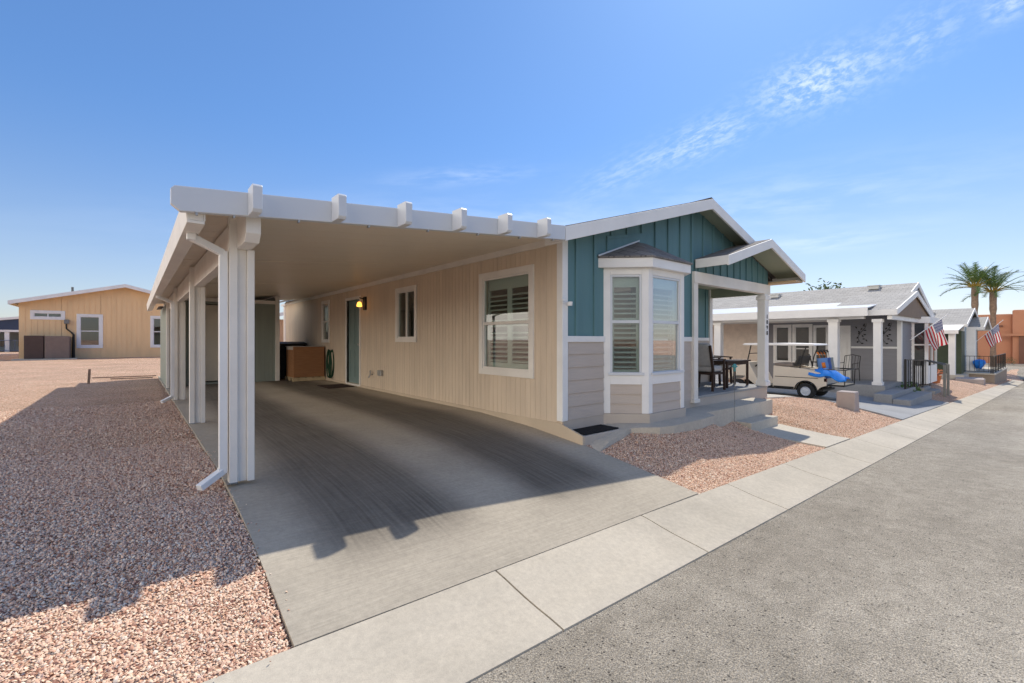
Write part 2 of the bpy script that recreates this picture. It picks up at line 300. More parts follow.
# ------------------------------------------------------------------ mesh helpers
class MB:
    def __init__(s, M=None): s.v = []; s.f = []; s.M = M or Matrix.Identity(4)
    def add(s, vs, fs):
        n = len(s.v); s.v += [s.M @ Vector(p) for p in vs]; s.f += [tuple(n + i for i in f) for f in fs]; return s
    def box(s, x0, x1, y0, y1, z0, z1):
        return s.add([(x0, y0, z0), (x1, y0, z0), (x1, y1, z0), (x0, y1, z0), (x0, y0, z1), (x1, y0, z1), (x1, y1, z1), (x0, y1, z1)],
                     [(0, 3, 2, 1), (4, 5, 6, 7), (0, 1, 5, 4), (1, 2, 6, 5), (2, 3, 7, 6), (3, 0, 4, 7)])
    def prism(s, pts, d, axis='y'):                 # pts: polygon in the plane across the axis, d = (start, end)
        f = {'y': lambda p, q: (p[0], q, p[1]), 'x': lambda p, q: (q, p[0], p[1]), 'z': lambda p, q: (p[0], p[1], q)}[axis]
        n = len(pts)
        return s.add([f(p, d[0]) for p in pts] + [f(p, d[1]) for p in pts],
                     [tuple(range(n))[::-1], tuple(range(n, 2 * n))] + [(i, (i + 1) % n, (i + 1) % n + n, i + n) for i in range(n)])
    def bar(s, a, b, w, h=None):                    # square bar from a to b
        h = h or w; a = Vector(a); b = Vector(b); d = (b - a).normalized()
        up = Vector((0, 0, 1)) if abs(d.z) < .95 else Vector((0, 1, 0))
        r = d.cross(up).normalized() * w / 2; u = r.cross(d).normalized() * h / 2
        vs = [p + q for p in (a, b) for q in (-r - u, r - u, r + u, -r + u)]
        return s.add(vs, [(3, 2, 1, 0), (4, 5, 6, 7), (0, 1, 5, 4), (1, 2, 6, 5), (2, 3, 7, 6), (3, 0, 4, 7)])
    def tube(s, path, r, n=10, cap=True):
        path = [Vector(p) for p in path]; rs = r if isinstance(r, (list, tuple)) else [r] * len(path)
        vs = []; prev = None
        for i, p in enumerate(path):
            d = (path[min(i + 1, len(path) - 1)] - path[max(i - 1, 0)]).normalized()
            if prev is None:
                a = Vector((0, 0, 1)) if abs(d.z) < .9 else Vector((1, 0, 0)); x = d.cross(a).normalized()
            else: x = (prev - d * prev.dot(d)).normalized()
            prev = x; y = d.cross(x)
            vs += [p + (x * math.cos(k * 2 * PI / n) + y * math.sin(k * 2 * PI / n)) * rs[i] for k in range(n)]
        fs = [(i * n + k, i * n + (k + 1) % n, (i + 1) * n + (k + 1) % n, (i + 1) * n + k) for i in range(len(path) - 1) for k in range(n)]
        if cap: fs += [tuple(range(n))[::-1], tuple(range((len(path) - 1) * n, len(path) * n))]
        return s.add(vs, fs)
    def lathe(s, prof, n=20, axis='z', c=(0, 0, 0)):   # prof: (r, h)
        vs = []
        for r, h in prof:
            for k in range(n):
                a, b = r * math.cos(k * 2 * PI / n), r * math.sin(k * 2 * PI / n)
                p = {'z': (a, b, h), 'y': (a, h, b), 'x': (h, a, b)}[axis]
                vs.append((p[0] + c[0], p[1] + c[1], p[2] + c[2]))
        m = len(prof)
        fs = [(i * n + k, i * n + (k + 1) % n, (i + 1) * n + (k + 1) % n, (i + 1) * n + k) for i in range(m - 1) for k in range(n)]
        fs += [tuple(range(n))[::-1], tuple(range((m - 1) * n, m * n))]
        return s.add(vs, fs)
    def build(s, name, mat, parent=None, bevel=0, smooth=False):
        if parent is not None:
            off = Vector(parent.get('_w', (0, 0, 0)))
        else:
            xs = [v.x for v in s.v]; ys = [v.y for v in s.v]
            off = Vector(((min(xs) + max(xs)) / 2, (min(ys) + max(ys)) / 2, min(v.z for v in s.v)))
        me = bpy.data.meshes.new(name)
        me.from_pydata([tuple(v - off) for v in s.v], [], s.f); me.update()
        bm = bmesh.new(); bm.from_mesh(me); bmesh.ops.recalc_face_normals(bm, faces=bm.faces); bm.to_mesh(me); bm.free()
        if mat: me.materials.append(mat)
        if smooth:
            for p in me.polygons: p.use_smooth = True
        o = bpy.data.objects.new(name, me); col.objects.link(o)
        if parent is None: o.location = off
        else: o.parent = parent
        o['_w'] = tuple(off)
        if bevel:
            b = o.modifiers.new('bevel', 'BEVEL'); b.width = bevel; b.segments = 2; b.limit_method = 'ANGLE'; b.angle_limit = R(40)
        return o

def tag(o, label=None, cat=None, group=None, kind=None):
    if label: o['label'] = label
    if cat: o['category'] = cat
    if group: o['group'] = group
    if kind: o['kind'] = kind
    return o
def thing(name, label, cat, loc=(0, 0, 0), group=None):
    o = bpy.data.objects.new(name, None); col.objects.link(o); o.location = loc; o['_w'] = tuple(loc); o.empty_display_size = .2
    return tag(o, label, cat, group)
def copy_tree(o, parent=None):
    kids = [c for c in bpy.data.objects if c.parent == o]
    c = o.copy(); col.objects.link(c); c.parent = parent
    for k in kids: copy_tree(k, c)
    return c

# ------------------------------------------------------------------ terrain
YK = [-40, 1.6, 2.16, 2.5, 3.2, 3.6, 4.5, 5.6, 16, 31, 2000]
COLS = {
 -2000: [-.26, -.26, -.16, -.1, -.05, -.02, 0, 0, 0, .22, .22],
 -3:    [-.26, -.26, -.19, -.13, -.06, -.03, 0, 0, 0, .22, .22],
 .53:   [-.33, -.33, -.26, -.2, -.09, -.05, 0, 0, 0, .22, .22],
 4.05:  [-.446, -.446, -.34, -.29, -.19, -.136, -.05, 0, 0, .2, .2],
 5:     [-.476, -.476, -.379, -.29, -.08, -.04, -.02, 0, 0, .2, .2],
 6.5:   [-.524, -.524, -.427, -.36, -.13, -.09, -.04, 0, 0, .2, .2],
 6.85:  [-.535, -.535, -.438, -.39, -.27, -.22, -.05, 0, 0, .2, .2],
 7.3:   [-.55, -.55, -.453, -.42, -.34, -.25, -.05, 0, 0, .2, .2],
 7.66:  [-.562, -.562, -.465, -.43, -.33, -.18, -.1, 0, 0, .2, .2],
 7.74:  [-.564, -.564, -.468, -.455, -.42, -.35, -.1, 0, 0, .2, .2],
 8.92:  [-.602, -.602, -.505, -.49, -.42, -.35, -.1, -.05, 0, .2, .2],
 9.05:  [-.606, -.606, -.509, -.46, -.33, -.24, -.13, -.1, 0, .2, .2],
 10.3:  [-.646, -.646, -.549, -.45, -.27, -.19, -.15, -.15, -.1, 0, 0],
 12.6:  [-.719, -.719, -.622, -.54, -.40, -.33, -.30, -.32, -.3, -.2, -.2],
 14.7:  [-.786, -.786, -.69, -.67, -.63, -.61, -.58, -.58, -.5, -.4, -.4],
 18:    [-.892, -.892, -.795, -.79, -.76, -.72, -.64, -.6, -.6, -.5, -.5],
 19.4:  [-.93, -.93, -.84, -.8, -.7, -.64, -.6, -.6, -.6, -.5, -.5],
 23:    [-1.05, -1.05, -.955, -.86, -.62, -.6, -.62, -.62, -.6, -.5, -.5],
 26:    [-1.15, -1.15, -1.05, -.95, -.76, -.7, -.7, -.7, -.7, -.6, -.6],
 32:    [-1.34, -1.34, -1.24, -1.15, -1.0, -.95, -.9, -.9, -.9, -.9, -.9],
 46:    [-1.79, -1.79, -1.69, -1.66, -1.6, -1.6, -1.6, -1.6, -1.6, -1.6, -1.6],
 60:    [-1.75] + [-1.75] * 2 + [-1.7] * 8,
 75:    [-1.6] * 11, 2000: [-1.6] * 11}
CX = sorted(COLS); CT = np.array([COLS[x] for x in CX])
def G(X, Y):
    X = np.asarray(X, float); Y = np.asarray(Y, float)
    shp = np.broadcast(X, Y).shape; X = np.broadcast_to(X, shp).ravel(); Y = np.broadcast_to(Y, shp).ravel()
    i = np.clip(np.searchsorted(CX, X) - 1, 0, len(CX) - 2); j = np.clip(np.searchsorted(YK, Y) - 1, 0, len(YK) - 2)
    cx = np.array(CX); yk = np.array(YK)
    a = np.clip((X - cx[i]) / (cx[i + 1] - cx[i]), 0, 1); b = np.clip((Y - yk[j]) / (yk[j + 1] - yk[j]), 0, 1)
    z = CT[i, j] * (1 - a) * (1 - b) + CT[i + 1, j] * a * (1 - b) + CT[i, j + 1] * (1 - a) * b + CT[i + 1, j + 1] * a * b
    return z.reshape(shp)
def g1(x, y): return float(G(np.array([x]), np.array([y]))[0])
def sheet(name, xs, ys, zf, mat, smooth=True, skirt_=0):
    X, Y = np.meshgrid(xs, ys); Z = zf(X, Y); nx, ny = len(xs), len(ys)
    vs = [tuple(p) for p in np.stack([X.ravel(), Y.ravel(), Z.ravel()], 1)]
    fs = [(j * nx + i, j * nx + i + 1, (j + 1) * nx + i + 1, (j + 1) * nx + i) for j in range(ny - 1) for i in range(nx - 1)]
    if skirt_:
        loop = [i for i in range(nx)] + [j * nx + nx - 1 for j in range(1, ny)] + [(ny - 1) * nx + i for i in range(nx - 2, -1, -1)] + [j * nx for j in range(ny - 2, 0, -1)]
        n0 = len(vs); vs += [(vs[k][0], vs[k][1], vs[k][2] - skirt_) for k in loop]; L = len(loop)
        fs += [(loop[k], n0 + k, n0 + (k + 1) % L, loop[(k + 1) % L]) for k in range(L)]
    me = bpy.data.meshes.new(name); me.from_pydata(vs, [], fs); me.update()
    me.materials.append(mat)
    if smooth and not skirt_:
        for p in me.polygons: p.use_smooth = True
    o = bpy.data.objects.new(name, me); col.objects.link(o)
    return o
def spaced(a, b, d): n = max(1, int(round((b - a) / d))); return list(np.linspace(a, b, n + 1))
xs = [-2000, -800, -300, -120, -60, -30, -16, -9, -6] + spaced(-4.5, 14, .1) + spaced(14.5, 30, .5) + [33, 37, 42, 46, 50, 60, 75, 100, 200, 500, 1000, 2000]
ys = [-2000, -500, -100, -40, -10, -2, 1.2] + spaced(1.6, 6, .08) + spaced(6.3, 16, .4) + [18, 21, 25, 31, 40, 60, 120, 400, 1000, 2000]
rng = np.random.default_rng(3)
def gz(X, Y):
    z = G(X, Y)
    bump = .012 * np.sin(X * 2.3 + 1) * np.sin(Y * 2.9) + .008 * np.sin(X * 5.1 + Y * 3.7)
    m = (Y > 2.3) & (X < 30)
    z = np.where(m, z + bump * .7, z)
    z = np.where(Y < 1.7, z - .06, z)
    inside = (X > .6) & (X < 4.0) & (Y > 2.1) & (Y < 17) | (X > 13) & (X < 19.2) & (Y > 2.1) & (Y < 13) | (X > 7.8) & (X < 8.88) & (Y > 2.1) & (Y < 3.4)
    return np.where(inside, z - .04, z) - .012
tag(sheet('gravel_ground', xs, ys, gz, gravel), kind='structure')

def zroad(X, Y):
    zo = G(X, np.full_like(X, 1.6)); return zo - .004 + np.where(Y < 1.6, .012 * (1.6 - Y), 0) * np.where(Y > -4, 1, 0)
tag(sheet('asphalt_street', [-200, -60, -20] + spaced(-8, 30, 1) + [34, 38, 42, 46, 52, 60, 74], [-60, -8, -4, -2, 0, 1.0, 1.605], zroad, asphalt), kind='structure')
tag(sheet('cross_street', [49.5, 55, 60, 66, 72], [1.61, 4, 8, 20, 60], lambda X, Y: G(X, Y) + .01, asphalt), kind='structure')
# kerb / gutter pan, one slab per joint
kb = MB()
x = 1.665 - 1.48 * 9
def kz(x, v):                                    # v 0 outer .. 1 inner : slightly dished pan
    zo, zi = g1(x, 1.6), g1(x, 2.16)
    return zo + (zi - zo) * v - .012 * math.sin(PI * v)
while x < 47:
    a, b_ = x + .006, x + 1.474
    vs = []; nv = 7
    for xx in (a, b_):
        for k in range(nv):
            v = k / (nv - 1); e = -.006 if k in (0, nv - 1) else 0
            vs.append((xx, 1.6 + .556 * v, kz(xx, v) + .012 + e))
        vs += [(xx, 1.6, kz(xx, 0) - .12), (xx, 2.156, kz(xx, 1) - .12)]
    m_ = nv + 2
    fs = [(k, k + 1, k + 1 + m_, k + m_) for k in range(nv - 1)]
    fs += [(nv, 0, m_, nv + m_), (nv - 1, nv + 1, nv + 1 + m_, nv - 1 + m_), tuple(list(range(nv)) + [nv + 1, nv]), tuple(m_ + q for q in (list(range(nv)) + [nv + 1, nv]))]
    kb.add(vs, fs); x += 1.48
tag(kb.build('kerb', conc_curb), kind='structure')
# dark soil / joint filler beneath the kerb slabs
tag(sheet('kerb_bed', spaced(-12, 48, 1), [1.59, 2.165], lambda X, Y: G(X, Y) - .018, simple('joint_dirt', (.22, .16, .11), .95)), kind='structure')

# driveway: four panels along its length with saw joints
def dz(X, Y): return G(X, Y) + .006
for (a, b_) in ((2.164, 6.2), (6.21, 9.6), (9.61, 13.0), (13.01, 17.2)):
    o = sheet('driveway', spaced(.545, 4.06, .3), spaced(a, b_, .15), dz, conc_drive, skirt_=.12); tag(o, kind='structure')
def sheet_rect(name, x0, x1, y0, y1, zf, mat, sk=.12, d=.2):
    return tag(sheet(name, spaced(x0, x1, d), spaced(y0, y1, d), zf, mat, skirt_=sk), kind='structure')
sheet_rect('neighbor_driveway', 12.75, 15.9, 2.172, 4.2, lambda X, Y: G(X, Y) + .012, conc_grey)
sheet_rect('neighbor_driveway', 15.92, 19.3, 2.172, 4.2, lambda X, Y: G(X, Y) + .012, conc_grey)
sheet_rect('neighbor_driveway', 10.5, 17.8, 4.21, 13, lambda X, Y: G(X, Y) + .012, conc_walk)
sheet_rect('entry_path', 7.76, 8.92, 2.172, 3.22, lambda X, Y: G(X, Y) + .012, conc_walk)
# walkway around the bay to the porch
def walkz(x): return -.175 + .06 * min(1, max(0, (x - 4.02) / .3)) + .115 * min(1, max(0, (x - 4.1) / .9)) - .02 * min(1, max(0, (x - 5) / 3))
wk = MB()
outer = [(4.02, 3.33), (4.3, 3.38), (4.84, 3.47), (4.95, 3.36), (5.1, 3.22), (5.35, 3.17), (6.1, 3.19), (6.6, 3.25), (6.75, 3.46), (7.7, 3.46), (8.78, 3.46), (9.25, 3.46)]
vs = [(x, y, walkz(x)) for x, y in outer] + [(x, 3.94, walkz(x)) for x, y in outer]
n = len(outer); vs += [(x, y, walkz(x) - .22 - (.15 if x > 6.7 else 0)) for x, y in outer]
wk.add(vs, [(i, i + 1, i + 1 + n, i + n) for i in range(n - 1)] + [(i, 2 * n + i, 2 * n + i + 1, i + 1) for i in range(n - 1)] +
       [(n - 1, 2 * n - 1, 3 * n - 1)])
wk.box(9.25, 9.252, 3.46, 3.94, -.4, -.03)
tag(wk.build('front_walk', conc_walk), kind='structure')

# real stones over the gravel shader near the camera
def stones(name, areas, zf=None, sc_=1.0):
    P_ = []
    for (x0, x1, y0, y1, test, dn) in areas:
        n = int((x1 - x0) * (y1 - y0) * dn)
        p = np.stack([rng.uniform(x0, x1, n), rng.uniform(y0, y1, n)], 1)
        P_.append(p[test(p[:, 0], p[:, 1])])
    P_ = np.concatenate(P_); n = len(P_)
    base = np.array([(1, 0, 0), (.3, .95, 0), (-.8, .6, 0), (-.85, -.55, 0), (.25, -1, 0), (.45, .2, .75), (-.35, .35, .8), (-.25, -.45, .7)])
    fb = np.array([(0, 1, 5), (1, 6, 5), (1, 2, 6), (2, 7, 6), (2, 3, 7), (3, 4, 7), (4, 5, 7), (4, 0, 5), (5, 6, 7)])
    s = rng.uniform(.0034, .0082, n) * sc_; s *= np.where(rng.random(n) < .07, 1.45, 1)
    ang = rng.uniform(0, 2 * PI, n); el = rng.uniform(.75, 1.35, n)
    V = base[None] * np.stack([s * el, s / el, s * rng.uniform(.6, 1.1, n)], 1)[:, None, :]
    V = V + rng.normal(0, .12, V.shape) * s[:, None, None]
    tx, ty = rng.normal(0, .45, n), rng.normal(0, .45, n)
    V[:, :, 2] += V[:, :, 0] * tx[:, None] + V[:, :, 1] * ty[:, None]
    c, si = np.cos(ang)[:, None], np.sin(ang)[:, None]
    X = V[:, :, 0] * c - V[:, :, 1] * si + P_[:, :1]; Y = V[:, :, 0] * si + V[:, :, 1] * c + P_[:, 1:]
    Z = V[:, :, 2] + (zf or gz)(P_[:, 0], P_[:, 1])[:, None] + rng.uniform(-.003, .004, n)[:, None]
    co = np.stack([X, Y, Z], 2).reshape(-1, 3).astype(np.float32)
    F = (fb[None] + (np.arange(n) * 8)[:, None, None]).reshape(-1, 3)
    me = bpy.data.meshes.new(name); me.vertices.add(len(co)); me.vertices.foreach_set('co', co.ravel())
    me.loops.add(F.size); me.loops.foreach_set('vertex_index', F.ravel().astype(np.int32))
    me.polygons.add(len(F)); me.polygons.foreach_set('loop_start', np.arange(0, F.size, 3, dtype=np.int32))
    me.update(calc_edges=True)
    at = me.attributes.new('tone', 'FLOAT', 'POINT'); at.data.foreach_set('value', np.repeat(rng.random(n), 8).astype(np.float32))
    me.materials.append(stonem)
    o = bpy.data.objects.new(name, me); col.objects.link(o)
    return tag(o, kind='stuff')
T_ = lambda x, y: np.ones_like(x, bool)
o = stones('gravel_stones', [(-1.9, .54, 2.17, 6.2, lambda x, y: x > -y * .33 - .25, 12500), (-4, .54, 6.2, 10.5, lambda x, y: x > -y * .33, 3000)])
tag(o, 'pinkish tan crushed gravel beside the left edge of the driveway', 'gravel')
o = stones('gravel_stones', [(4.07, 7.74, 2.17, 3.5, lambda x, y: (y < np.interp(x, [4.07, 4.84, 5.1, 5.35, 6.6, 6.75, 7.75], [3.33, 3.47, 3.22, 3.17, 3.25, 3.46, 3.46])), 7000),
                             (8.94, 12.7, 2.17, 4.2, T_, 2600)])
tag(o, 'reddish tan gravel beds between the front walk and the kerb', 'gravel')

def zspill(x, y): return np.where(y < 2.16, -.256 - .032 * (x - .5) + .016 + (y - 2.16) * .17, np.where((x > .54) & (x < 4.07), G(x, y) + .008, G(x, y)))
o = stones('loose_stones', [(.545, .72, 2.2, 6, lambda x, y: x < .55 + np.abs(rng.normal(0, .035, x.shape)), 420), (3.9, 4.055, 2.2, 3.3, lambda x, y: x > 4.05 - np.abs(rng.normal(0, .04, x.shape)), 420),
                            (-1.2, 2.2, 1.65, 2.15, lambda x, y: (y > 2.15 - np.abs(rng.normal(0, .05, x.shape))) & (x < .6), 500), (4.1, 11, 1.7, 2.15, lambda x, y: y > 2.15 - np.abs(rng.normal(0, .05, x.shape)), 260)], zspill, .8)
tag(o, 'small stray stones spilled from the gravel onto the concrete edges', 'gravel')
# ------------------------------------------------------------------ wall builders
def seg_matrix(a, b, z=0):
    """local x along a->b, local y pointing inward (left of the direction is outside -> -y is outside), z up"""
    a = Vector((*a, 0)); b = Vector((*b, 0)); d = (b - a).normalized(); nrm = Vector((-d.y, d.x, 0))
    M = Matrix(((d.x, nrm.x, 0, a.x), (d.y, nrm.y, 0, a.y), (0, 0, 1, z), (0, 0, 0, 1)))
    return M, (b - a).length
def wall(name, mat, parent, a, b, z0, top, holes=(), groove=None, gd=.006, gw=.012, thick=.09, battens=None, lap=None):
    M, L = seg_matrix(a, b)
    mb = MB(M); topf = top if callable(top) else (lambda u: top)
    us = {0, L} | {h[0] for h in holes} | {h[1] for h in holes}
    gs = []
    if groove:
        k = groove
        while k < L - .02: gs.append((k, k + gw)); us |= {k, k + gw}; k += groove
    if callable(top):
        us |= {L * i / 40 for i in range(41)}
    us = sorted(u for u in us if -1e-6 <= u <= L + 1e-6)
    zs = sorted({z0} | {h[2] for h in holes} | {h[3] for h in holes})
    for i in range(len(us) - 1):
        u0, u1 = us[i], us[i + 1]
        if u1 - u0 < 1e-5: continue
        um = (u0 + u1) / 2; d = gd if any(p <= um <= q for p, q in gs) else 0
        for j, zb in enumerate(zs):
            last = j == len(zs) - 1
            zt0 = topf(u0) if last else zs[j + 1]; zt1 = topf(u1) if last else zs[j + 1]
            zm = (zb + min(zt0, zt1)) / 2
            if any(h[0] < um < h[1] and h[2] < zm < h[3] for h in holes): continue
            if lap:
                z = zb; zt = min(zt0, zt1)
                while z < zt - 1e-4:
                    k0 = math.floor((z - z0) / lap + 1e-6); ze = min(z0 + (k0 + 1) * lap, zt)
                    y0_ = -.016 + .014 * ((z - z0) / lap - k0); y1_ = -.016 + .014 * ((ze - z0) / lap - k0)
                    mb.add([(u0, y0_, z), (u1, y0_, z), (u1, y1_, ze), (u0, y1_, ze), (u0, .0, z), (u1, .0, z)], [(0, 1, 2, 3), (4, 5, 1, 0)])
                    z = ze
            else:
                mb.add([(u0, d, zb), (u1, d, zb), (u1, d, zt1), (u0, d, zt0)], [(0, 1, 2, 3)])
                if d: 
                    for uu in (u0, u1):
                        t_ = topf(uu) if last else zs[j + 1]
                        mb.add([(uu, 0, zb), (uu, d, zb), (uu, d, t_), (uu, 0, t_)], [(0, 1, 2, 3)])
    # back face and returns of the openings
    for i in range(len(us) - 1):
        u0, u1 = us[i], us[i + 1]; um = (u0 + u1) / 2
        for j, zb in enumerate(zs):
            last = j == len(zs) - 1
            zt0 = topf(u0) if last else zs[j + 1]; zt1 = topf(u1) if last else zs[j + 1]
            if any(h[0] < um < h[1] and h[2] < (zb + zt0) / 2 < h[3] for h in holes): continue
            mb.add([(u0, thick, zb), (u1, thick, zb), (u1, thick, zt1), (u0, thick, zt0)], [(0, 3, 2, 1)])
    for h in holes:
        mb.add([(h[0], 0.002, h[2]), (h[1], 0.002, h[2]), (h[1], .002, h[3]), (h[0], .002, h[3]), (h[0], thick, h[2]), (h[1], thick, h[2]), (h[1], thick, h[3]), (h[0], thick, h[3])],
               [(0, 4, 5, 1), (1, 5, 6, 2), (2, 6, 7, 3), (3, 7, 4, 0)])
    if battens:
        st, sp_, w = battens
        k = st
        while k < L - .02:
            zb = z0
            hz = [h for h in holes if h[0] < k < h[1]]
            if hz: zb = max(h[3] for h in hz) if k > 1.7 or k < .8 else 2.66 + .195 * (k - 1.67)
            if zb < topf(k) - .03: mb.box(k - w / 2, k + w / 2, -.02, -.001, zb, min(topf(k - w / 2), topf(k + w / 2)) - .002)
            k += sp_
    me_o = mb.build(name, mat, parent)
    return me_o, M
def fix(o):   # faces built open-sided: keep given winding by recalculating outside is fine
    return o

def window(parent, M, u0, u1, z0, z1, kind='single', trim=.08, framem=None, shutter=True, glassm=None, proud=.02, tr_bottom=None, depth=.05):
    """u0..u1, z0..z1 = opening in the wall frame M; returns window part"""
    framem = framem or white
    f = MB(M); t = trim
    if t:
        f.box(u0 - t, u0, -proud, .01, z0 - t, z1 + t); f.box(u1, u1 + t, -proud, .01, z0 - t, z1 + t)
        f.box(u0, u1, -proud, .01, z1, z1 + t); f.box(u0, u1, -proud, .01, z0 - t, z0)
    w = .025
    y0, y1 = .012, .045
    f.box(u0, u0 + w, -.004, y1, z0, z1); f.box(u1 - w, u1, -.004, y1, z0, z1)
    f.box(u0 + w, u1 - w, -.004, y1, z1 - w, z1); f.box(u0 + w, u1 - w, -.008, y1, z0, z0 + w)
    zm = (z0 + z1) / 2; um = (u0 + u1) / 2
    if kind == 'single': f.box(u0 + w, u1 - w, .0, .04, zm - .022, zm + .022)
    if kind == 'slider': f.box(um - .02, um + .02, .0, .04, z0 + w, z1 - w)
    win = f.build('window', framem, parent, bevel=.003)
    p = MB(M)
    gm = glassm or glass
    if kind == 'single':
        p.box(u0 + w, u1 - w, .020, .024, zm + .02, z1 - w); p.box(u0 + w, u1 - w, .030, .034, z0 + w, zm - .02)
    elif kind == 'slider':
        p.box(u0 + w, um - .018, .020, .024, z0 + w, z1 - w); p.box(um + .018, u1 - w, .030, .034, z0 + w, z1 - w)
    else: p.box(u0 + w, u1 - w, .025, .029, z0 + w, z1 - w)
    p.build('pane', gm, win)
    if shutter:
        s = MB(M); np_ = 2 if (u1 - u0) > .6 else 1
        a, b_ = u0 + .01, u1 - .01; yb = .085
        for k in range(np_):
            p0 = a + (b_ - a) * k / np_; p1 = a + (b_ - a) * (k + 1) / np_; fw = .05 if np_ == 2 else .04
            s.box(p0, p0 + fw, yb, yb + .025, z0, z1); s.box(p1 - fw, p1, yb, yb + .025, z0, z1)
            s.box(p0 + fw, p1 - fw, yb, yb + .025, z1 - .17, z1); s.box(p0 + fw, p1 - fw, yb, yb + .025, z0, z0 + .09)
            s.box(p0 + fw, p1 - fw, yb, yb + .025, zm - .05, zm + .05)
            z = z0 + .12
            while z < z1 - .19:
                if abs(z - zm) > .07:
                    s.add([(p0 + fw, yb - .014, z - .018), (p1 - fw, yb - .014, z - .018), (p1 - fw, yb + .04, z + .002), (p0 + fw, yb + .04, z + .002),
                           (p0 + fw, yb - .014, z - .004), (p1 - fw, yb - .014, z - .004), (p1 - fw, yb + .04, z + .014), (p0 + fw, yb + .04, z + .014)],
                          [(0, 1, 2, 3), (7, 6, 5, 4), (0, 4, 5, 1), (2, 6, 7, 3)])
                z += .068
        s.build('shutter', shutter_m, win)
    return win

# ------------------------------------------------------------------ MAIN HOUSE
HX0, HX1, HY0, HY1 = 4.05, 10.1, 3.91, 17.2
H = thing('house', 'teal and beige manufactured home with white trim, bay window and covered front porch', 'house', (7.1, 8, 0))
RX, RZ, SL = 7.17, 3.385, .289
def rz(x): return RZ - SL * abs(x - RX)
# side wall towards the carport. local x runs from the back (Y high) to the front (Y low), outside = -X
L_side = HY1 - HY0
u = lambda y: HY1 - y
holes = [(u(5.56), u(4.51), .68, 2.01), (u(8.45), u(7.73), 1.14, 2.05), (u(13.14), u(12.62), 1.10, 2.11), (u(11.27), u(10.44), .06, 2.06)]
sw, MS = wall('side_wall', beige, H, (HX0, HY1), (HX0, HY0), -.02, 2.385, holes, groove=.1016, gd=.004, gw=.009)
window(H, MS, *holes[0], 'single', .09, cream)
window(H, MS, *holes[1], 'slider', .08, cream, shutter=False)
window(H, MS, *holes[2], 'single', .07, cream, shutter=False)
d0, d1, dz0, dz1 = holes[3]
df = MB(MS); t = .07
df.box(d0 - t, d0, -.02, .08, .03, dz1 + t); df.box(d1, d1 + t, -.02, .08, .03, dz1 + t); df.box(d0, d1, -.02, .08, dz1, dz1 + t); df.box(d0, d1, -.03, .08, .02, .058)
door = df.build('door', cream, H, bevel=.003)
dl = MB(MS); dl.box(d0, d1, .045, .08, .06, dz1)
for (a, b_) in ((.12, .38), (.45, .71)):
    for (c_, e) in ((.2, .85), (1.0, 1.85)):
        dl.box(d0 + a, d0 + b_, .038, .046, c_, c_ + .02); dl.box(d0 + a, d0 + b_, .038, .046, e, e + .02)
        dl.box(d0 + a, d0 + a + .02, .038, .046, c_ + .02, e); dl.box(d0 + b_ - .02, d0 + b_, .038, .046, c_ + .02, e)
dl.build('door_leaf', doorm, door)
MB(MS).lathe([(.0, -.03), (.028, -.03), (.03, -.0), (.012, .01), (.012, .04)], 14, 'y', (d1 - .07, .01, 1.0)).build('handle', aluminium, door, smooth=True)
# base board line and crown trim along the side wall
b1 = MB(); b1.box(4.018, 4.052, 3.98, HY1, 2.295, 2.385); b1.build('crown_trim', cream, H, bevel=.003)
b1 = MB(); b1.prism([(HY1, -.03), (HY1, .055), (5.3, .055), (3.95, .075), (3.565, -.03), (3.565, -.26), (3.95, -.22)], (4.035, 4.06), 'x'); b1.build('base_skirt', skirt, H)
# front wall
fr_holes = []
def topfront(uu): return rz(HX0 + uu) - .055
wl, MF = wall('front_siding', teal, H, (HX0, HY0), (7.2, HY0), 1.12, topfront, [(.80, 2.51, 1.12, 2.12)], battens=(.25, .352, .045))
wall('front_lap_siding', lapm, H, (HX0, HY0), (7.2, HY0), .105, 1.085, [(.783, 2.527, .105, 1.085)], lap=.163)
b1 = MB(); b1.box(4.12, 4.84, 3.885, 3.912, 1.075, 1.15); b1.build('belt_trim', white, H, bevel=.003); MB().box(6.57, 7.13, 3.885, 3.912, 1.075, 1.15).build('belt_trim', white, H, bevel=.003)
b1 = MB(); b1.box(4.055, 4.85, 3.90, 3.93, -.16, .108); b1.build('base_skirt', skirtf, H); MB().box(6.56, 7.2, 3.90, 3.93, -.1, .108).build('base_skirt', skirtf, H)
b1 = MB(); b1.box(4.028, 4.125, 3.885, 3.985, .10, 2.42); b1.build('corner_trim', white, H, bevel=.004)
wall('upper_siding', teal, H, (7.2, HY0), (HX1, HY0), 2.24, lambda uu: rz(7.2 + uu) - .055, battens=(.30, .352, .045))
# teal wall above the porch (porch gable infill is a part of the porch)
b1 = MB(MF); b1.box(0.02, .04, -.05, -.01, 1.2, 1.21)
# diagonal ledge board over the bay
b1 = MB(); b1.add([(4.9, 3.893, 2.50), (5.72, 3.893, 2.66), (5.72, 3.893, 2.62), (4.9, 3.893, 2.46), (4.9, 3.91, 2.50), (5.72, 3.91, 2.66), (5.72, 3.91, 2.62), (4.9, 3.91, 2.46)],
                  [(0, 1, 2, 3), (4, 7, 6, 5), (0, 4, 5, 1), (1, 5, 6, 2), (2, 6, 7, 3), (3, 7, 4, 0)])
b1.prism([(4.9, 2.2), (5.71, 2.2), (5.71, 2.618), (4.9, 2.458)], (3.894, 3.909), 'y'); b1.build('ledge_panel', teal, H)
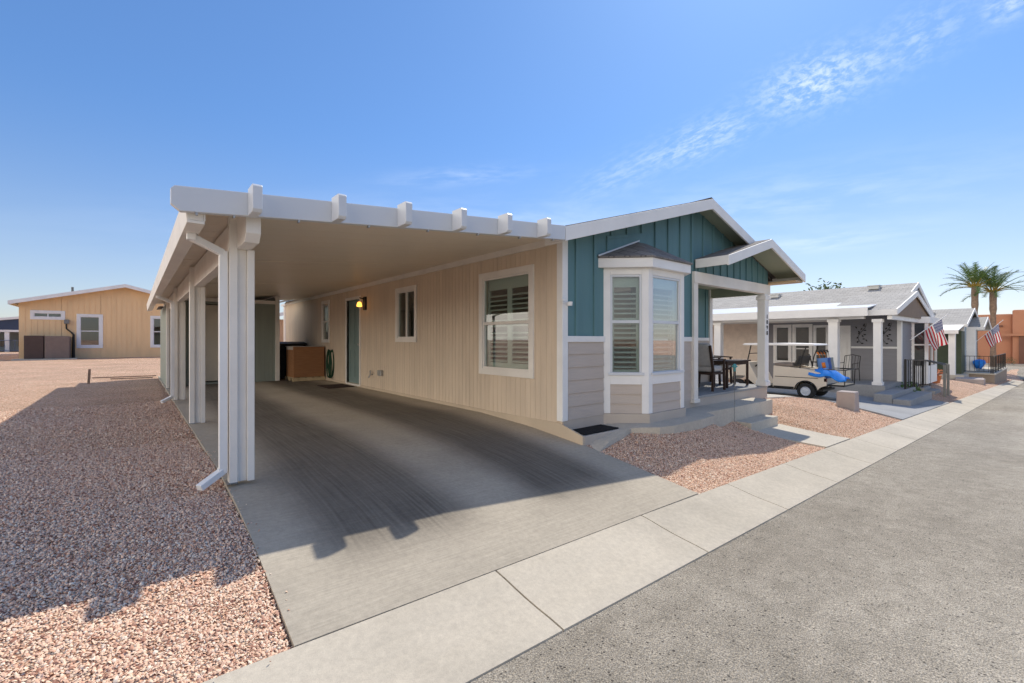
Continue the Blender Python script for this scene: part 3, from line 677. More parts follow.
# back wall, far side wall, floor, gable above porch, porch back wall
wall('back_wall', beige, H, (HX1, HY1), (HX0, HY1), -.02, lambda uu: rz(HX1 - uu) - .055)
wall('far_side_wall', lapm, H, (HX1, 5.08), (HX1, HY1), -.02, 2.40)
wall('porch_back_wall', teal, H, (7.2, 5.08), (HX1, 5.08), 1.12, 2.5, battens=(.2, .352, .045))
wall('porch_back_lap_siding', lapm, H, (7.2, 5.08), (HX1, 5.08), .16, 1.085, lap=.163)
wall('porch_side_wall', teal, H, (7.2, 3.99), (7.2, 5.08), 1.12, 2.5, battens=(.2, .352, .045))
wall('porch_side_lap_siding', lapm, H, (7.2, 3.99), (7.2, 5.08), .16, 1.085, lap=.163)
b1 = MB(); b1.box(7.22, 9.98, 5.052, 5.08, 1.085, 1.15); b1.box(10.0, 10.12, 5.045, 5.16, .16, 2.3); b1.build('porch_trim', white, H, bevel=.003)
b1 = MB(); b1.box(4.15, 7.05, 4.1, 17, .0, .04); b1.box(4.9, 7.0, 6.6, 6.7, .04, 2.3); b1.build('interior_floor', interior, H)
# roof: thin slabs + fascia
rf = MB()
for (xa, xb) in ((3.77, RX), (RX, 10.55)):
    za, zb = rz(xa), rz(xb)
    rf.prism([(xa, za), (xb, zb), (xb, zb - .045), (xa, za - .045)], (3.60 if xb < 10 else 3.95, 17.5), 'y')
za, zb = rz(RX), rz(8.78); rf.prism([(RX, za), (8.78, zb), (8.78, zb - .045), (RX, za - .045)], (3.60, 3.95), 'y')
roof = rf.build('roof', shing_main, H)
b1 = MB()
for (xa, xb) in ((3.75, RX), (RX, 8.78)):
    za, zb = rz(xa), rz(xb)
    b1.prism([(xa, za - .012), (xb, zb - .012), (xb, zb - .175), (xa, za - .175)], (3.565, 3.598), 'y')
b1.box(3.74, 3.765, 3.60, 3.9, 2.22, 2.385)
b1.build('fascia', white, H, bevel=.003)
b1 = MB()
for (xa, xb) in ((3.9, RX), (RX, 8.78)):
    za, zb = rz(xa), rz(xb)
    b1.prism([(xa, za - .05), (xb, zb - .05), (xb, zb - .062), (xa, za - .062)], (3.60, 3.908), 'y')
b1.build('gable_soffit', soffit, H)
# ridge cap / drip edge
b1 = MB(); b1.prism([(RX - .14, rz(RX - .14) + .002), (RX, RZ + .004), (RX + .14, rz(RX + .14) + .002), (RX + .14, rz(RX + .14) + .016), (RX, RZ + .02), (RX - .14, rz(RX - .14) + .016)], (3.59, 17.5), 'y'); b1.build('ridge_cap', shingle_dark, H)

# porch
PX0, PX1, PY = 7.22, 10.55, 3.36; PRX, PRZ = 8.885, 2.935
def pz(x): return PRZ - .29 * abs(x - PRX)
b1 = MB()
for (xa, xb) in ((PX0, PRX), (PRX, PX1)):
    b1.prism([(xa, pz(xa)), (xb, pz(xb)), (xb, pz(xb) - .04), (xa, pz(xa) - .04)], (PY, 5.4), 'y')
b1.build('porch_roof', shing_main, H)
b1 = MB()
for (xa, xb) in ((PX0 - .02, PRX), (PRX, PX1 + .02)):
    b1.prism([(xa, pz(xa) - .008), (xb, pz(xb) - .008), (xb, pz(xb) - .165), (xa, pz(xa) - .165)], (PY - .035, PY - .003), 'y')
b1.box(PX0 - .03, PX0 - .002, PY - .03, 3.88, pz(PX0) - .155, pz(PX0) - .01)
b1.box(PX1 + .002, PX1 + .03, PY - .03, 5.3, pz(PX1) - .155, pz(PX1) - .01)
b1.build('porch_fascia', white, H, bevel=.003)
b1 = MB()
for (xa, xb) in ((PX0, PRX), (PRX, PX1)):
    b1.prism([(xa, pz(xa) - .042), (xb, pz(xb) - .042), (xb, pz(xb) - .055), (xa, pz(xa) - .055)], (PY, 3.85), 'y')
b1.build('porch_soffit', soffit, H)
b1 = MB(); b1.box(10.17, 10.54, PY + .01, 5.2, 2.27, 2.30); b1.build('eave_soffit', simple('tan_soffit', (.50, .36, .22), .6, .05), H)
wall('porch_gable_siding', teal, H, (7.2, 3.885), (10.15, 3.885), 2.235, lambda uu: pz(7.2 + uu) - .05, battens=(.1, .26, .035), thick=.02)
b1 = MB(); b1.box(7.10, 10.16, 3.84, 3.97, 2.045, 2.235); b1.box(7.10, 7.23, 3.85, 3.965, .06, 2.045); b1.box(7.07, 7.26, 3.83, 3.985, .06, .12); b1.build('porch_beam', cream, H, bevel=.004)
b1 = MB(); b1.box(10.04, 10.14, 3.97, 5.05, 2.045, 2.235); b1.build('porch_side_beam', soffit, H)
b1 = MB(); b1.box(7.2, 10.1, 3.97, 5.08, 2.237, 2.25); b1.build('porch_ceiling', soffit, H)
b1 = MB(); b1.box(9.90, 10.09, 3.845, 3.995, .16, 2.045); b1.box(9.875, 10.115, 3.82, 4.02, .16, .25); b1.box(9.885, 10.105, 3.83, 4.01, .25, .27); b1.box(9.88, 10.11, 3.825, 4.015, 1.92, 2.0)
pc = b1.build('porch_column', white, H, bevel=.006)
b1 = MB(); b1.box(7.2, 10.15, 3.88, 5.08, .12, .158); b1.build('porch_floor', conc_grey, H)
b1 = MB(); b1.box(7.2, 10.15, 3.90, 3.93, -.1, .12); b1.box(10.12, 10.148, 3.93, 5.08, -.2, .12); b1.build('porch_skirt', skirtf, H)
# house number on the porch column, stacked digits on the face to the street
for k, d in enumerate('1898'):
    cu = bpy.data.curves.new('house_number', 'FONT'); cu.body = d; cu.size = .12; cu.extrude = .004; cu.align_x = 'CENTER'; cu.resolution_u = 3
    tmp = bpy.data.objects.new('tmpnum', cu); col.objects.link(tmp)
    dg = bpy.context.evaluated_depsgraph_get(); me = bpy.data.meshes.new_from_object(tmp.evaluated_get(dg)); bpy.data.objects.remove(tmp)
    o = bpy.data.objects.new('house_number', me); col.objects.link(o); me.materials.append(digitm)
    o.parent = H; o.rotation_euler = (PI / 2, 0, 0); o.location = Vector((9.995, 3.838, 1.54 - k * .112)) - Vector((7.1, 8, 0))

# bay window
A, B, C, D = (4.84, 3.91), (5.26, 3.49), (6.15, 3.49), (6.57, 3.91)
def bay():
    fr = MB(); bays = []
    rootw = MB()
    for (p, q) in ((A, B), (B, C), (C, D)):
        M, L = seg_matrix(p, q)
        fr.M = M
        st = .09
        fr.box(0, st, 0, .08, .118, 2.06); fr.box(L - st, L, 0, .08, .118, 2.06)
        fr.box(st, L - st, 0, .08, .505, .64); fr.box(st, L - st, 0, .08, 1.975, 2.06)
    win = fr.build('bay_window', white, H, bevel=.004)
    for (p, q) in ((A, B), (B, C), (C, D)):
        M, L = seg_matrix(p, q); st = .09
        f = MB(M); a, b_, z0, z1 = st, L - st, .64, 1.975; w = .03
        f.box(a, a + w, .01, .06, z0, z1); f.box(b_ - w, b_, .01, .06, z0, z1); f.box(a + w, b_ - w, .01, .06, z1 - w, z1); f.box(a + w, b_ - w, .01, .06, z0, z0 + w)
        f.box(a + w, b_ - w, .015, .055, 1.325, 1.365); f.box(a - .03, b_ + .03, -.025, -.002, z0 - .01, z0 + .025)
        f.build('window_frame', whitemetal, win, bevel=.003)
        g = MB(M); g.box(a + w, b_ - w, .03, .034, 1.36, z1 - w); g.box(a + w, b_ - w, .038, .042, z0 + w, 1.33); g.build('pane', glass_bay if p == B else glass_side, win)
        s = MB(M); yb = .09; s0, s1 = a + .01, b_ - .01; n_ = 1
        s.box(s0, s0 + .05, yb, yb + .02, z0, z1); s.box(s1 - .05, s1, yb, yb + .02, z0, z1); s.box(s0 + .05, s1 - .05, yb, yb + .02, z1 - .16, z1)
        s.box(s0 + .05, s1 - .05, yb, yb + .02, z0, z0 + .06); s.box(s0 + .05, s1 - .05, yb, yb + .02, 1.31, 1.40)
        z = z0 + .1
        while z < z1 - .18:
            if abs(z - 1.355) > .06:
                s.add([(s0 + .05, yb - .014, z - .018), (s1 - .05, yb - .014, z - .018), (s1 - .05, yb + .035, z + .0), (s0 + .05, yb + .035, z + .0),
                       (s0 + .05, yb - .014, z - .004), (s1 - .05, yb - .014, z - .004), (s1 - .05, yb + .035, z + .012), (s0 + .05, yb + .035, z + .012)],
                      [(0, 1, 2, 3), (7, 6, 5, 4), (0, 4, 5, 1), (2, 6, 7, 3)])
            z += .066
        s.build('shutter', shutter_b, win)
        l = MB(M)
        for k in range(3):
            z = .118 + k * .129; l.add([(st, .004, z), (L - st, .004, z), (L - st, .018, z + .129), (st, .018, z + .129), (st, .02, z), (L - st, .02, z)], [(0, 1, 2, 3), (4, 5, 1, 0)])
        l.build('lap_panel', lapm, win)
    k_ = MB()
    pts = [(A[0] - .02, A[1]), (B[0] - .01, B[1] - .02), (C[0] + .01, C[1] - .02), (D[0] + .02, D[1])]
    k_.prism(pts, (-.06, .116), 'z'); k_.build('base', skirtf, win)
    f = MB(); f.prism([(A[0] + .1, A[1]), (B[0] + .05, B[1] + .13), (C[0] - .05, C[1] + .13), (D[0] - .1, D[1])], (.45, .50), 'z'); f.build('seat_board', interior, win)
    cp = [(A[0] - .11, A[1] - .0), (A[0] - .09, A[1] - .02), (B[0] - .035, B[1] - .085), (C[0] + .035, C[1] - .085), (D[0] + .09, D[1] - .02), (D[0] + .11, D[1])]
    f = MB(); f.prism(cp, (2.06, 2.185), 'z'); f.build('cap_trim', white, win, bevel=.003)
    r_ = MB(); e = .025
    rim = [(A[0] - .13, 3.905), (B[0] - .045, B[1] - .11), (C[0] + .045, C[1] - .11), (D[0] + .13, 3.905)]
    ap0, ap1 = (5.60, 3.905, 2.52), (5.82, 3.905, 2.52)
    r_.add([(x, y, 2.187) for x, y in rim] + [(x, y, 2.207) for x, y in rim] + [ap0, ap1],
           [(0, 1, 5, 4), (1, 2, 6, 5), (2, 3, 7, 6), (4, 5, 8), (5, 6, 9, 8), (6, 7, 9), (3, 2, 1, 0)])
    r_.build('bay_roof', shing_main, win)
    f = MB(); f.bar((rim[0][0], 3.885, 2.215), (5.62, 3.885, 2.535), .012, .02); f.build('flashing', whitemetal, win)
bay()
# side wall fixtures
lm = MB(); lm.box(4.0, 4.05, 10.02, 10.14, 1.78, 2.08); lm.bar((4.02, 10.08, 2.03), (3.90, 10.08, 2.05), .025)
wl_ = lm.build('wall_lamp', black, H, bevel=.006)
MB().lathe([(.02, .10), (.045, .08), (.06, .0), (.05, -.01), (.02, -.01)], 14, 'z', (3.90, 10.08, 1.86)).build('lamp_shade', lampglow, wl_, smooth=True)
b1 = MB(); b1.tube([(4.05, 9.68, .34), (3.99, 9.68, .34), (3.95, 9.68, .27)], .014); b1.lathe([(.035, 0), (.035, .012)], 12, 'x', (3.985, 9.68, .40)); b1.tube([(3.99, 9.68, .34), (3.99, 9.68, .40)], .008); b1.build('hose_tap', aluminium, H)
b1 = MB(); b1.box(3.98, 4.049, 9.13, 9.29, .34, .46); b1.build('outlet_cover', aluminium, H, bevel=.01)
b1 = MB(); b1.box(4.0, 4.05, 3.865, 3.884, 1.55, 1.62); b1.box(3.99, 4.03, 3.84, 3.90, 1.57, 1.60); b1.lathe([(.03, 0), (.035, .05)], 10, 'z', (4.11, 3.84, 1.52)); b1.build('wall_bracket', white, H, bevel=.003)
# low step under the front corner + mats
st_ = MB(); st_.box(4.062, 4.80, 3.56, 3.898, -.30, -.03)
o = st_.build('corner_step', skirtf, None, bevel=.01); tag(o, 'low beige painted step at the front corner of the teal house, black mat on top', 'step')
o = MB().box(4.10, 4.74, 3.585, 3.875, -.029, -.012).build('door_mat', matm, None, bevel=.004); tag(o, 'flat black rubber mat on the low step outside the front corner', 'door mat')
o = MB().box(3.35, 3.95, 10.5, 11.3, .008, .022).build('door_mat', matbrown, None, bevel=.004); tag(o, 'dark brown mat on the carport floor at the side door', 'door mat')
# entry step
o = MB().box(7.70, 8.80, 3.20, 3.455, -.5, -.25).build('entry_step', conc_walk, None, bevel=.012); tag(o, 'grey concrete step between the front walk and the path to the kerb', 'step')

# ------------------------------------------------------------------ CARPORT
C_ = thing('carport', 'white attached metal carport with six rafter tails along its front beam', 'carport', (2, 4, 0))
def cz(x): return 2.38 - .088 * (4.05 - x)          # underside of the ceiling
CY0, CY1 = 3.62, 15.4
b1 = MB(); b1.prism([(.275, cz(.275)), (4.045, cz(4.045)), (4.045, cz(4.045) + .004), (3.76, cz(3.76) + .02), (.275, cz(.275) + .02)], (CY0, CY1), 'y'); b1.build('ceiling', ceilm, C_)
# flat pan ribs on the underside
b1 = MB()
y = CY0 + .3
while y < CY1:
    b1.add([(.26, y, cz(.26) - .001), (4.01, y, cz(4.01) - .001), (4.01, y + .012, cz(4.01) - .001), (.26, y + .012, cz(.26) - .001), (.26, y + .006, cz(.26) - .003), (4.01, y + .006, cz(4.01) - .003)],
           [(0, 1, 5, 4), (3, 4, 5, 2), (0, 4, 3), (1, 2, 5)]); y += .305
b1.build('ceiling_ribs', ceilm, C_)
# front fascia beam: chamfered lower left end
fa = MB()
prof = [(.18, 2.02), (.20, 2.05)]
def fz(x, top): return (2.39 if top else 2.23) - .0885 * (3.74 - x)
fa.prism([(.195, fz(.195, 1)), (3.738, fz(3.738, 1)), (3.738, fz(3.738, 0)), (.225, fz(.225, 0)), (.175, fz(.175, 0) + .045), (.175, fz(.175, 1) - .02)], (3.56, 3.612), 'y')
fa.build('front_beam', whitemetal, C_, bevel=.004)
prof_t = lambda zt: [(3.40, zt - .015), (3.412, zt), (3.558, zt), (3.558, zt - .185), (3.42, zt - .185), (3.40, zt - .165)]
for i, x in enumerate((.63, 1.19, 1.73, 2.27, 2.80, 3.33)):
    zt = fz(x, 1) + .022
    t_ = MB(); t_.prism(prof_t(zt), (x - .03, x + .03), 'x'); t_.build('rafter_tail', whitemetal, C_, bevel=.004)
# gutter along outer eave
b1 = MB(); b1.prism([(.262, 1.865), (.36, 1.865), (.36, 1.885), (.275, 1.885), (.265, 2.04), (.25, 2.04)], (3.62, CY1), 'y')
b1.box(.352, .364, 3.62, CY1, 1.886, 2.03); b1.box(.266, .351, 3.622, 3.63, 1.886, 2.03); b1.build('gutter', cream, C_, bevel=.003)
# main longitudinal beam, boxed, end projecting forward
b1 = MB(); b1.prism([(3.66, 1.86), (3.72, 1.80), (CY1, 1.80), (CY1, 2.065), (3.66, 2.065)], (.605, .70), 'x'); b1.build('side_beam', cream, C_, bevel=.004)
b1 = MB(); b1.prism([(CY1 - .06, 2.0), (CY1, 2.0), (CY1, 2.1), (CY1 - .06, 2.1)], (.76, 2.9), 'x'); b1.build('back_beam', cream, C_)
def column(y, zt=1.80):
    c = MB(); c.box(.555, .61, y - .045, y + .045, .006, 2.05); c.box(.61, .675, y - .015, y + .05, .006, zt); c.box(.675, .725, y - .045, y + .045, .006, zt)
    c.build('column', cream, C_, bevel=.004)
    f = MB(); f.box(.54, .61, y - .055, y + .06, .004, .012); 
    f.build('column_foot', greymetal, C_)
for y in (4.07, 7.28, 10.3, 12.9): column(y)
def downspout(y):
    d = MB()
    d.bar((.315, y - .10, 1.88), (.315, y - .10, 1.82), .055, .055); d.bar((.308, y - .10, 1.845), (.515, y - .03, 1.76), .05, .05)
    d.box(.492, .545, y - .055, y + .005, .10, 1.775); d.bar((.515, y - .025, .13), (.515, y - .025, .09), .058)
    d.bar((.525, y - .02, .11), (.36, y - .12, .03), .055, .045)
    d.build('downspout', white, C_, bevel=.004)
downspout(4.09); downspout(10.0)
for x in (.31, .52, .93, 1.46, 2.0, 2.54, 3.07, 3.55): MB().box(x - .006, x + .006, 3.565, 3.60, fz(x, 0) - .018, fz(x, 0) + .012).build('beam_clip', aluminium, C_)
for y in (6.7, 9.8, 12.8):                      # splice seams in the roof pans
    MB().prism([(.30, cz(.30) - .004), (4.0, cz(4.0) - .004), (4.0, cz(4.0)), (.30, cz(.30))], (y, y + .035), 'y').build('ceiling_seam', ceilm, C_)

# storage shed under the back of the carport
S = thing('storage_shed', 'sage green storage shed built in under the back of the carport', 'shed', (1.8, 14.5, 0))
wall('front_wall', shedm, S, (.80, 13.4), (2.95, 13.4), .01, 2.08, [(.45, 1.27, .06, 1.99)], groove=.1016)
wall('outer_wall', shedm, S, (.58, 16.6), (.58, 13.0), -.02, 1.95, groove=.1016)
wall('inner_wall', shedm, S, (2.97, 13.4), (2.97, 16.6), .01, 2.25, groove=.1016)
wall('back_wall', shedm, S, (2.95, 16.6), (.6, 16.6), .01, 1.95)
b1 = MB(); b1.box(1.27, 2.05, 13.42, 13.46, .09, 1.96); b1.build('door', sheddoor, S)
b1 = MB(); b1.box(2.90, 3.0, 13.36, 13.42, .01, 2.27); b1.box(.79, 2.90, 13.37, 13.4, 2.05, 2.14); b1.build('trim', cream, S, bevel=.003)
b1 = MB(); b1.prism([(.5, 1.98), (3.0, 2.29), (3.0, 2.31), (.5, 2.0)], (15.42, 16.8), 'y'); b1.build('roof', shingle_dark, S)

# bins, box, pallet, hose
def bin_(x, y, label):
    b = thing('trash_bin', label, 'trash bin', (x, y, .006))
    w, d = .27, .31
    m = MB(); m.add([(x - w * .8, y - d * .75, .04), (x + w * .8, y - d * .75, .04), (x + w * .8, y + d * .8, .04), (x - w * .8, y + d * .8, .04), (x - w, y - d, .95), (x + w, y - d, .95), (x + w, y + d, .95), (x - w, y + d, .95)],
                    [(0, 3, 2, 1), (4, 5, 6, 7), (0, 1, 5, 4), (1, 2, 6, 5), (2, 3, 7, 6), (3, 0, 4, 7)]).build('body', blackplastic, b, bevel=.02)
    MB().prism([(y - d - .03, .955), (y + d + .05, .955), (y + d + .02, 1.01), (y, 1.05), (y - d, 1.0)], (x - w - .02, x + w + .02), 'x').build('lid', blackplastic, b, bevel=.012)
    for s in (-1, 1): MB().lathe([(.03, -.03), (.12, -.03), (.12, .03), (.03, .03)], 16, 'x', (x + s * (w * .8 + .02), y + d * .85, .125)).build('wheel', rubber, b)
    MB().tube([(x - w * .8, y + d + .05, .93), (x - w * .8, y + d + .10, .95), (x + w * .8, y + d + .10, .95), (x + w * .8, y + d + .05, .93)], .014).build('handle', blackplastic, b)
bin_(3.33, 14.1, 'black wheeled trash bin behind the brown cardboard box, nearest the shed')
bin_(3.74, 14.9, 'black wheeled trash bin farther back against the house wall behind the box')
pl = thing('pallet', 'pale wooden pallet under the brown cardboard box', 'pallet', (3.6, 13.3, 0))
for k in range(5): MB().box(3.20 + k * .175, 3.32 + k * .175, 12.85, 13.65, .09, .108).build('deck_board', palletwood, pl)
for yy in (12.85, 13.22, 13.59): MB().box(3.20, 4.02, yy, yy + .07, .01, .088).build('runner', palletwood, pl)
bx = thing('cardboard_box', 'large brown cardboard box on a wooden pallet in the carport', 'box', (3.6, 13.3, .11))
MB().box(3.22, 4.0, 12.86, 13.62, .11, .92).build('body', cardboard, bx, bevel=.006)
MB().box(3.20, 3.60, 12.85, 13.63, .922, .932).box(3.61, 4.01, 12.85, 13.63, .922, .930).box(3.205, 3.215, 12.9, 13.5, .84, .92).build('flap', simple('box_liner', (.55, .5, .45), .6), bx)
hs = MB()
pts = [(3.99 - .05 * math.sin(t * .37), 12.35 + .15 * math.sin(t), .47 + (.36 + .02 * math.sin(t * 1.7)) * math.cos(t)) for t in np.linspace(0, 2 * PI * 6, 150)]
hs.tube(pts, .013, 6); hs.box(4.0, 4.03, 12.27, 12.43, .78, .82)
tag(hs.build('garden_hose', hosegreen, None, smooth=True), 'coiled green garden hose hung on the beige wall beside the cardboard box', 'hose')

# ------------------------------------------------------------------ porch furniture
def chair_proto():
    c = thing('porch_chair', 'x', 'chair', (0, 0, 0), 'dark framed chairs on the porch')
    for sx in (-.26, .26):
        MB().bar((sx, .22, 0), (sx, .20, .40), .04).build('leg', darkwood, c, bevel=.004)
        MB().bar((sx, -.24, 0), (sx, -.22, .38), .04).bar((sx, -.22, .38), (sx, -.34, .84), .04).build('leg', darkwood, c, bevel=.004)
        MB().bar((sx, -.25, .59), (sx, .24, .57), .045, .025).bar((sx, .20, .40), (sx, .20, .57), .035).build('armrest', darkwood, c, bevel=.004)
    MB().box(-.26, .26, -.24, .22, .30, .34).build('seat_frame', darkwood, c, bevel=.004)
    MB().box(-.235, .235, -.21, .24, .345, .46).build('seat_cushion', cushion, c, bevel=.04)
    MB().add([(-.24, -.22, .44), (.24, -.22, .44), (.24, -.10, .46), (-.24, -.10, .46), (-.24, -.35, .86), (.24, -.35, .86), (.24, -.24, .88), (-.24, -.24, .88)],
             [(0, 3, 2, 1), (4, 5, 6, 7), (0, 1, 5, 4), (1, 2, 6, 5), (2, 3, 7, 6), (3, 0, 4, 7)]).build('back_cushion', cushion, c, bevel=.04)
    return c
c1 = chair_proto(); c1.location = (8.38, 4.32, .158); c1.rotation_euler.z = R(-90); c1['label'] = 'dark framed porch chair with grey cushions nearest the white pilaster'
c2 = copy_tree(c1); c2.location = (9.72, 4.78, .158); c2.rotation_euler.z = R(180); c2['label'] = 'dark framed porch chair with grey cushions behind the low table'
tb = thing('patio_table', 'dark wooden low table on the porch in front of the cushioned chairs', 'table', (9.4, 4.4, .158))
MB().box(8.85, 9.9, 4.12, 4.46, .66, .69).build('tabletop', darkwood, tb, bevel=.004)
for (x, y) in ((8.92, 4.16), (9.82, 4.16), (8.92, 4.42), (9.82, 4.42)):
    MB().bar((x, y, .158), (x + .0, y, .66), .04).build('leg', darkwood, tb, bevel=.003)
MB().box(8.94, 9.8, 4.145, 4.175, .60, .655).box(8.94, 9.8, 4.405, 4.435, .60, .655).build('apron', darkwood, tb)
# garden stake with glass top
gs = thing('garden_stake', 'thin metal garden stake with a teal glass top beside the concrete step', 'garden ornament', (7.62, 3.43, -.2))
MB().tube([(7.62, 3.43, -.25), (7.62, 3.43, .60)], .004, 8).build('stake', greymetal, gs)
MB().lathe([(.01, .58), (.022, .59), (.02, .64), (.05, .66), (.02, .70), (.01, .71)], 14, 'z', (7.62, 3.43, 0)).build('glass_top', skyglass, gs, smooth=True)

# ------------------------------------------------------------------ golf cart (local: +y front), then placed
def cart():
    c = thing('golf_cart', 'beige golf cart with a white roof parked on the neighbouring driveway', 'golf cart', (0, 0, 0))
    # rear body with wheel arches: side profile in (y,z), two side panels + top
    def arch(cy, cz_, r, a0, a1, n=8): return [(cy + r * math.cos(a0 + (a1 - a0) * k / n), cz_ + r * math.sin(a0 + (a1 - a0) * k / n)) for k in range(n + 1)]
    rear = [(-.50, .42), (-.49, .60), (-.36, .76), (-.0, .86), (.84, .92), (.86, .30)] + [(.26, .26)] + arch(-.0, .24, .27, 0.05, PI - .1) + [(-.36, .36)]
    m = MB()
    m.prism(rear, (-.60, -.53), 'x').prism(rear, (.53, .60), 'x')
    m.box(-.53, .53, -.48, -.43, .40, .60); m.box(-.53, .53, -.2, .84, .78, .84); m.box(-.53, .53, .80, .85, .26, .8)
    m.build('rear_body', cartm, c, bevel=.015)
    fr = [(1.62, .28), (1.50, .25)] + [(1.47 + .0, .25)] + arch(1.70, .24, .25, PI - .1, .3) + [(2.02, .42), (2.0, .55), (1.75, .78), (1.52, .88), (1.46, .86), (1.42, .28)]
    m = MB(); m.prism([(2.36, .38), (2.33, .52), (2.0, .76), (1.66, 1.0), (1.56, .98), (1.22, .30), (1.36, .28), (1.70, .56), (2.0, .56), (2.24, .40)], (-.56, .56), 'x')
    m.build('front_cowl', cartm, c, bevel=.02)
    MB().box(-.52, .52, -.4, 2.1, .24, .30).build('chassis', black, c)
    MB().box(-.5, .5, .85, 1.35, .30, .32).build('floor', rubber, c)
    MB().box(-.52, .52, .35, .84, .90, 1.0).build('seat', simple('cart_seat', (.22, .18, .15), .6), c, bevel=.03)
    MB().add([(-.5, .26, .96), (.5, .26, .96), (.5, .34, .96), (-.5, .34, .96), (-.5, .18, 1.2), (.5, .18, 1.2), (.5, .24, 1.22), (-.5, .24, 1.22)],
             [(0, 3, 2, 1), (4, 5, 6, 7), (0, 1, 5, 4), (1, 2, 6, 5), (2, 3, 7, 6), (3, 0, 4, 7)]).build('seat_back', simple('cart_seat2', (.05, .045, .04), .6), c, bevel=.03)
    MB().prism([(-.22, 1.535), (-.18, 1.57), (.7, 1.59), (1.68, 1.575), (1.75, 1.535), (1.70, 1.515), (-.2, 1.515)], (-.58, .58), 'x').build('roof', white, c, bevel=.02)
    for sx in (-.5, .5):
        MB().tube([(sx, 1.66, .92), (sx, 1.60, 1.15), (sx, 1.52, 1.53)], .018).build('roof_post', black, c)
        MB().tube([(sx, .18, .85), (sx, .12, 1.2), (sx, .0, 1.53)], .016).build('roof_post', black, c)
    MB().tube([(-.5, 1.57, 1.26), (.5, 1.57, 1.26)], .012).build('windshield_bar', black, c)
    MB().tube([(-.25, 1.5, .85), (-.25, 1.22, 1.10)], .02).tube([(-.25 + .16 * math.cos(a), 1.22 + .08 * math.sin(a), 1.11 + .13 * math.sin(a)) for a in np.linspace(0, 2 * PI, 20)], .014, 8).build('steering_wheel', black, c)
    MB().tube([(-.5, -.40, .86), (-.5, -.9, .86), (.5, -.9, .86), (.5, -.40, .86)], .014).tube([(-.5, -.46, .42), (-.5, -.88, .42), (.5, -.88, .42), (.5, -.46, .42)], .014).tube([(-.45, -.88, .42), (-.45, -.9, .86)], .012).tube([(.45, -.88, .42), (.45, -.9, .86)], .012).build('rear_rack', black, c)
    for sx in (-.605, .605):
        MB().box(sx - .006, sx + .006, .30, .84, .27, .33).build('rocker_trim', black, c)
        MB().box(sx - .005, sx + .005, -.30, .80, .60, .615).build('body_moulding', blackplastic, c)
        a_ = MB(); a_.tube([(sx, .28 * math.cos(q), .24 + .28 * math.sin(q)) for q in np.linspace(.1, PI - .12, 14)], .014, 6); a_.build('wheel_arch_trim', blackplastic, c)
    MB().box(-.5, .5, -.88, -.44, .43, .45).build('bag_shelf', blackplastic, c)
    for sx in (-.57, .57): MB().box(sx - .03, sx + .035, -.505, -.44, .52, .62).build('tail_light', simple('tail_light_red', (.10, .02, .02), .3), c, bevel=.006)
    for (wx, wy) in ((-.52, 0), (.52, 0), (-.50, 1.92), (.50, 1.92)):
        s = -1 if wx < 0 else 1
        t_ = MB().lathe([(.12, -.085), (.185, -.095), (.222, -.075), (.228, 0), (.222, .075), (.185, .095), (.12, .085)], 26, 'x', (wx, wy, .228)).build('wheel', rubber, c, smooth=False)
        MB().lathe([(.02, s * .115), (.045, s * .118), (.06, s * .095), (.105, s * .098), (.12, s * .112), (.128, s * .10), (.02, s * .08)], 20, 'x', (wx, wy, .228)).build('rim', whitemetal, t_, smooth=False)
    return c
ct = cart()
gcx, gcy = 15.22, 4.60
ct.location = (gcx, gcy, g1(gcx, gcy) + .012)
ct.rotation_euler = (0, 0, 0)
cz0 = ct.location.z
def at(lx, ly, lz): return (gcx + lx, gcy + ly, cz0 + lz)
def bag(lx, label, mat):
    x, y, z = at(lx, -.33, .44)
    b = thing('golf_bag', label, 'golf bag', (x, y, z))
    MB().tube([(x, y, z), (x, y + .02, z + .3), (x, y + .06, z + .64), (x, y + .07, z + .72)], [.12, .13, .125, .135], 14).build('body', mat, b, smooth=True)
    MB().tube([(x - .09, y - .01, z + .45), (x - .10, y + .01, z + .60)], [.05, .045], 10).build('pocket', bluebag if mat is not bluebag else orange, b, smooth=True)
    for k, (dx, dy) in enumerate(((-.05, .02), (.04, .03), (0, -.04))):
        m = MB(); m.tube([(x + dx, y + .07 + dy, z + .66), (x + dx * 1.5, y + .10 + dy, z + .84 + .03 * k)], .006, 6); m.tube([(x + dx * 1.5, y + .10 + dy, z + .82 + .03 * k), (x + dx * 1.5 + .01, y + .15 + dy, z + .88 + .03 * k)], [.022, .028], 8)
        m.build('golf_club', black if k else orange, b)
bag(-.12, 'blue golf bag with an orange pocket strapped on the near side of the cart', bluebag)
bag(.15, 'dark blue golf bag standing in the middle of the cart rack', simple('blue_bag_dark', (.05, .10, .30), .6))
bag(.40, 'grey golf bag on the far side of the cart rack', simple('grey_bag', (.25, .27, .26), .6))
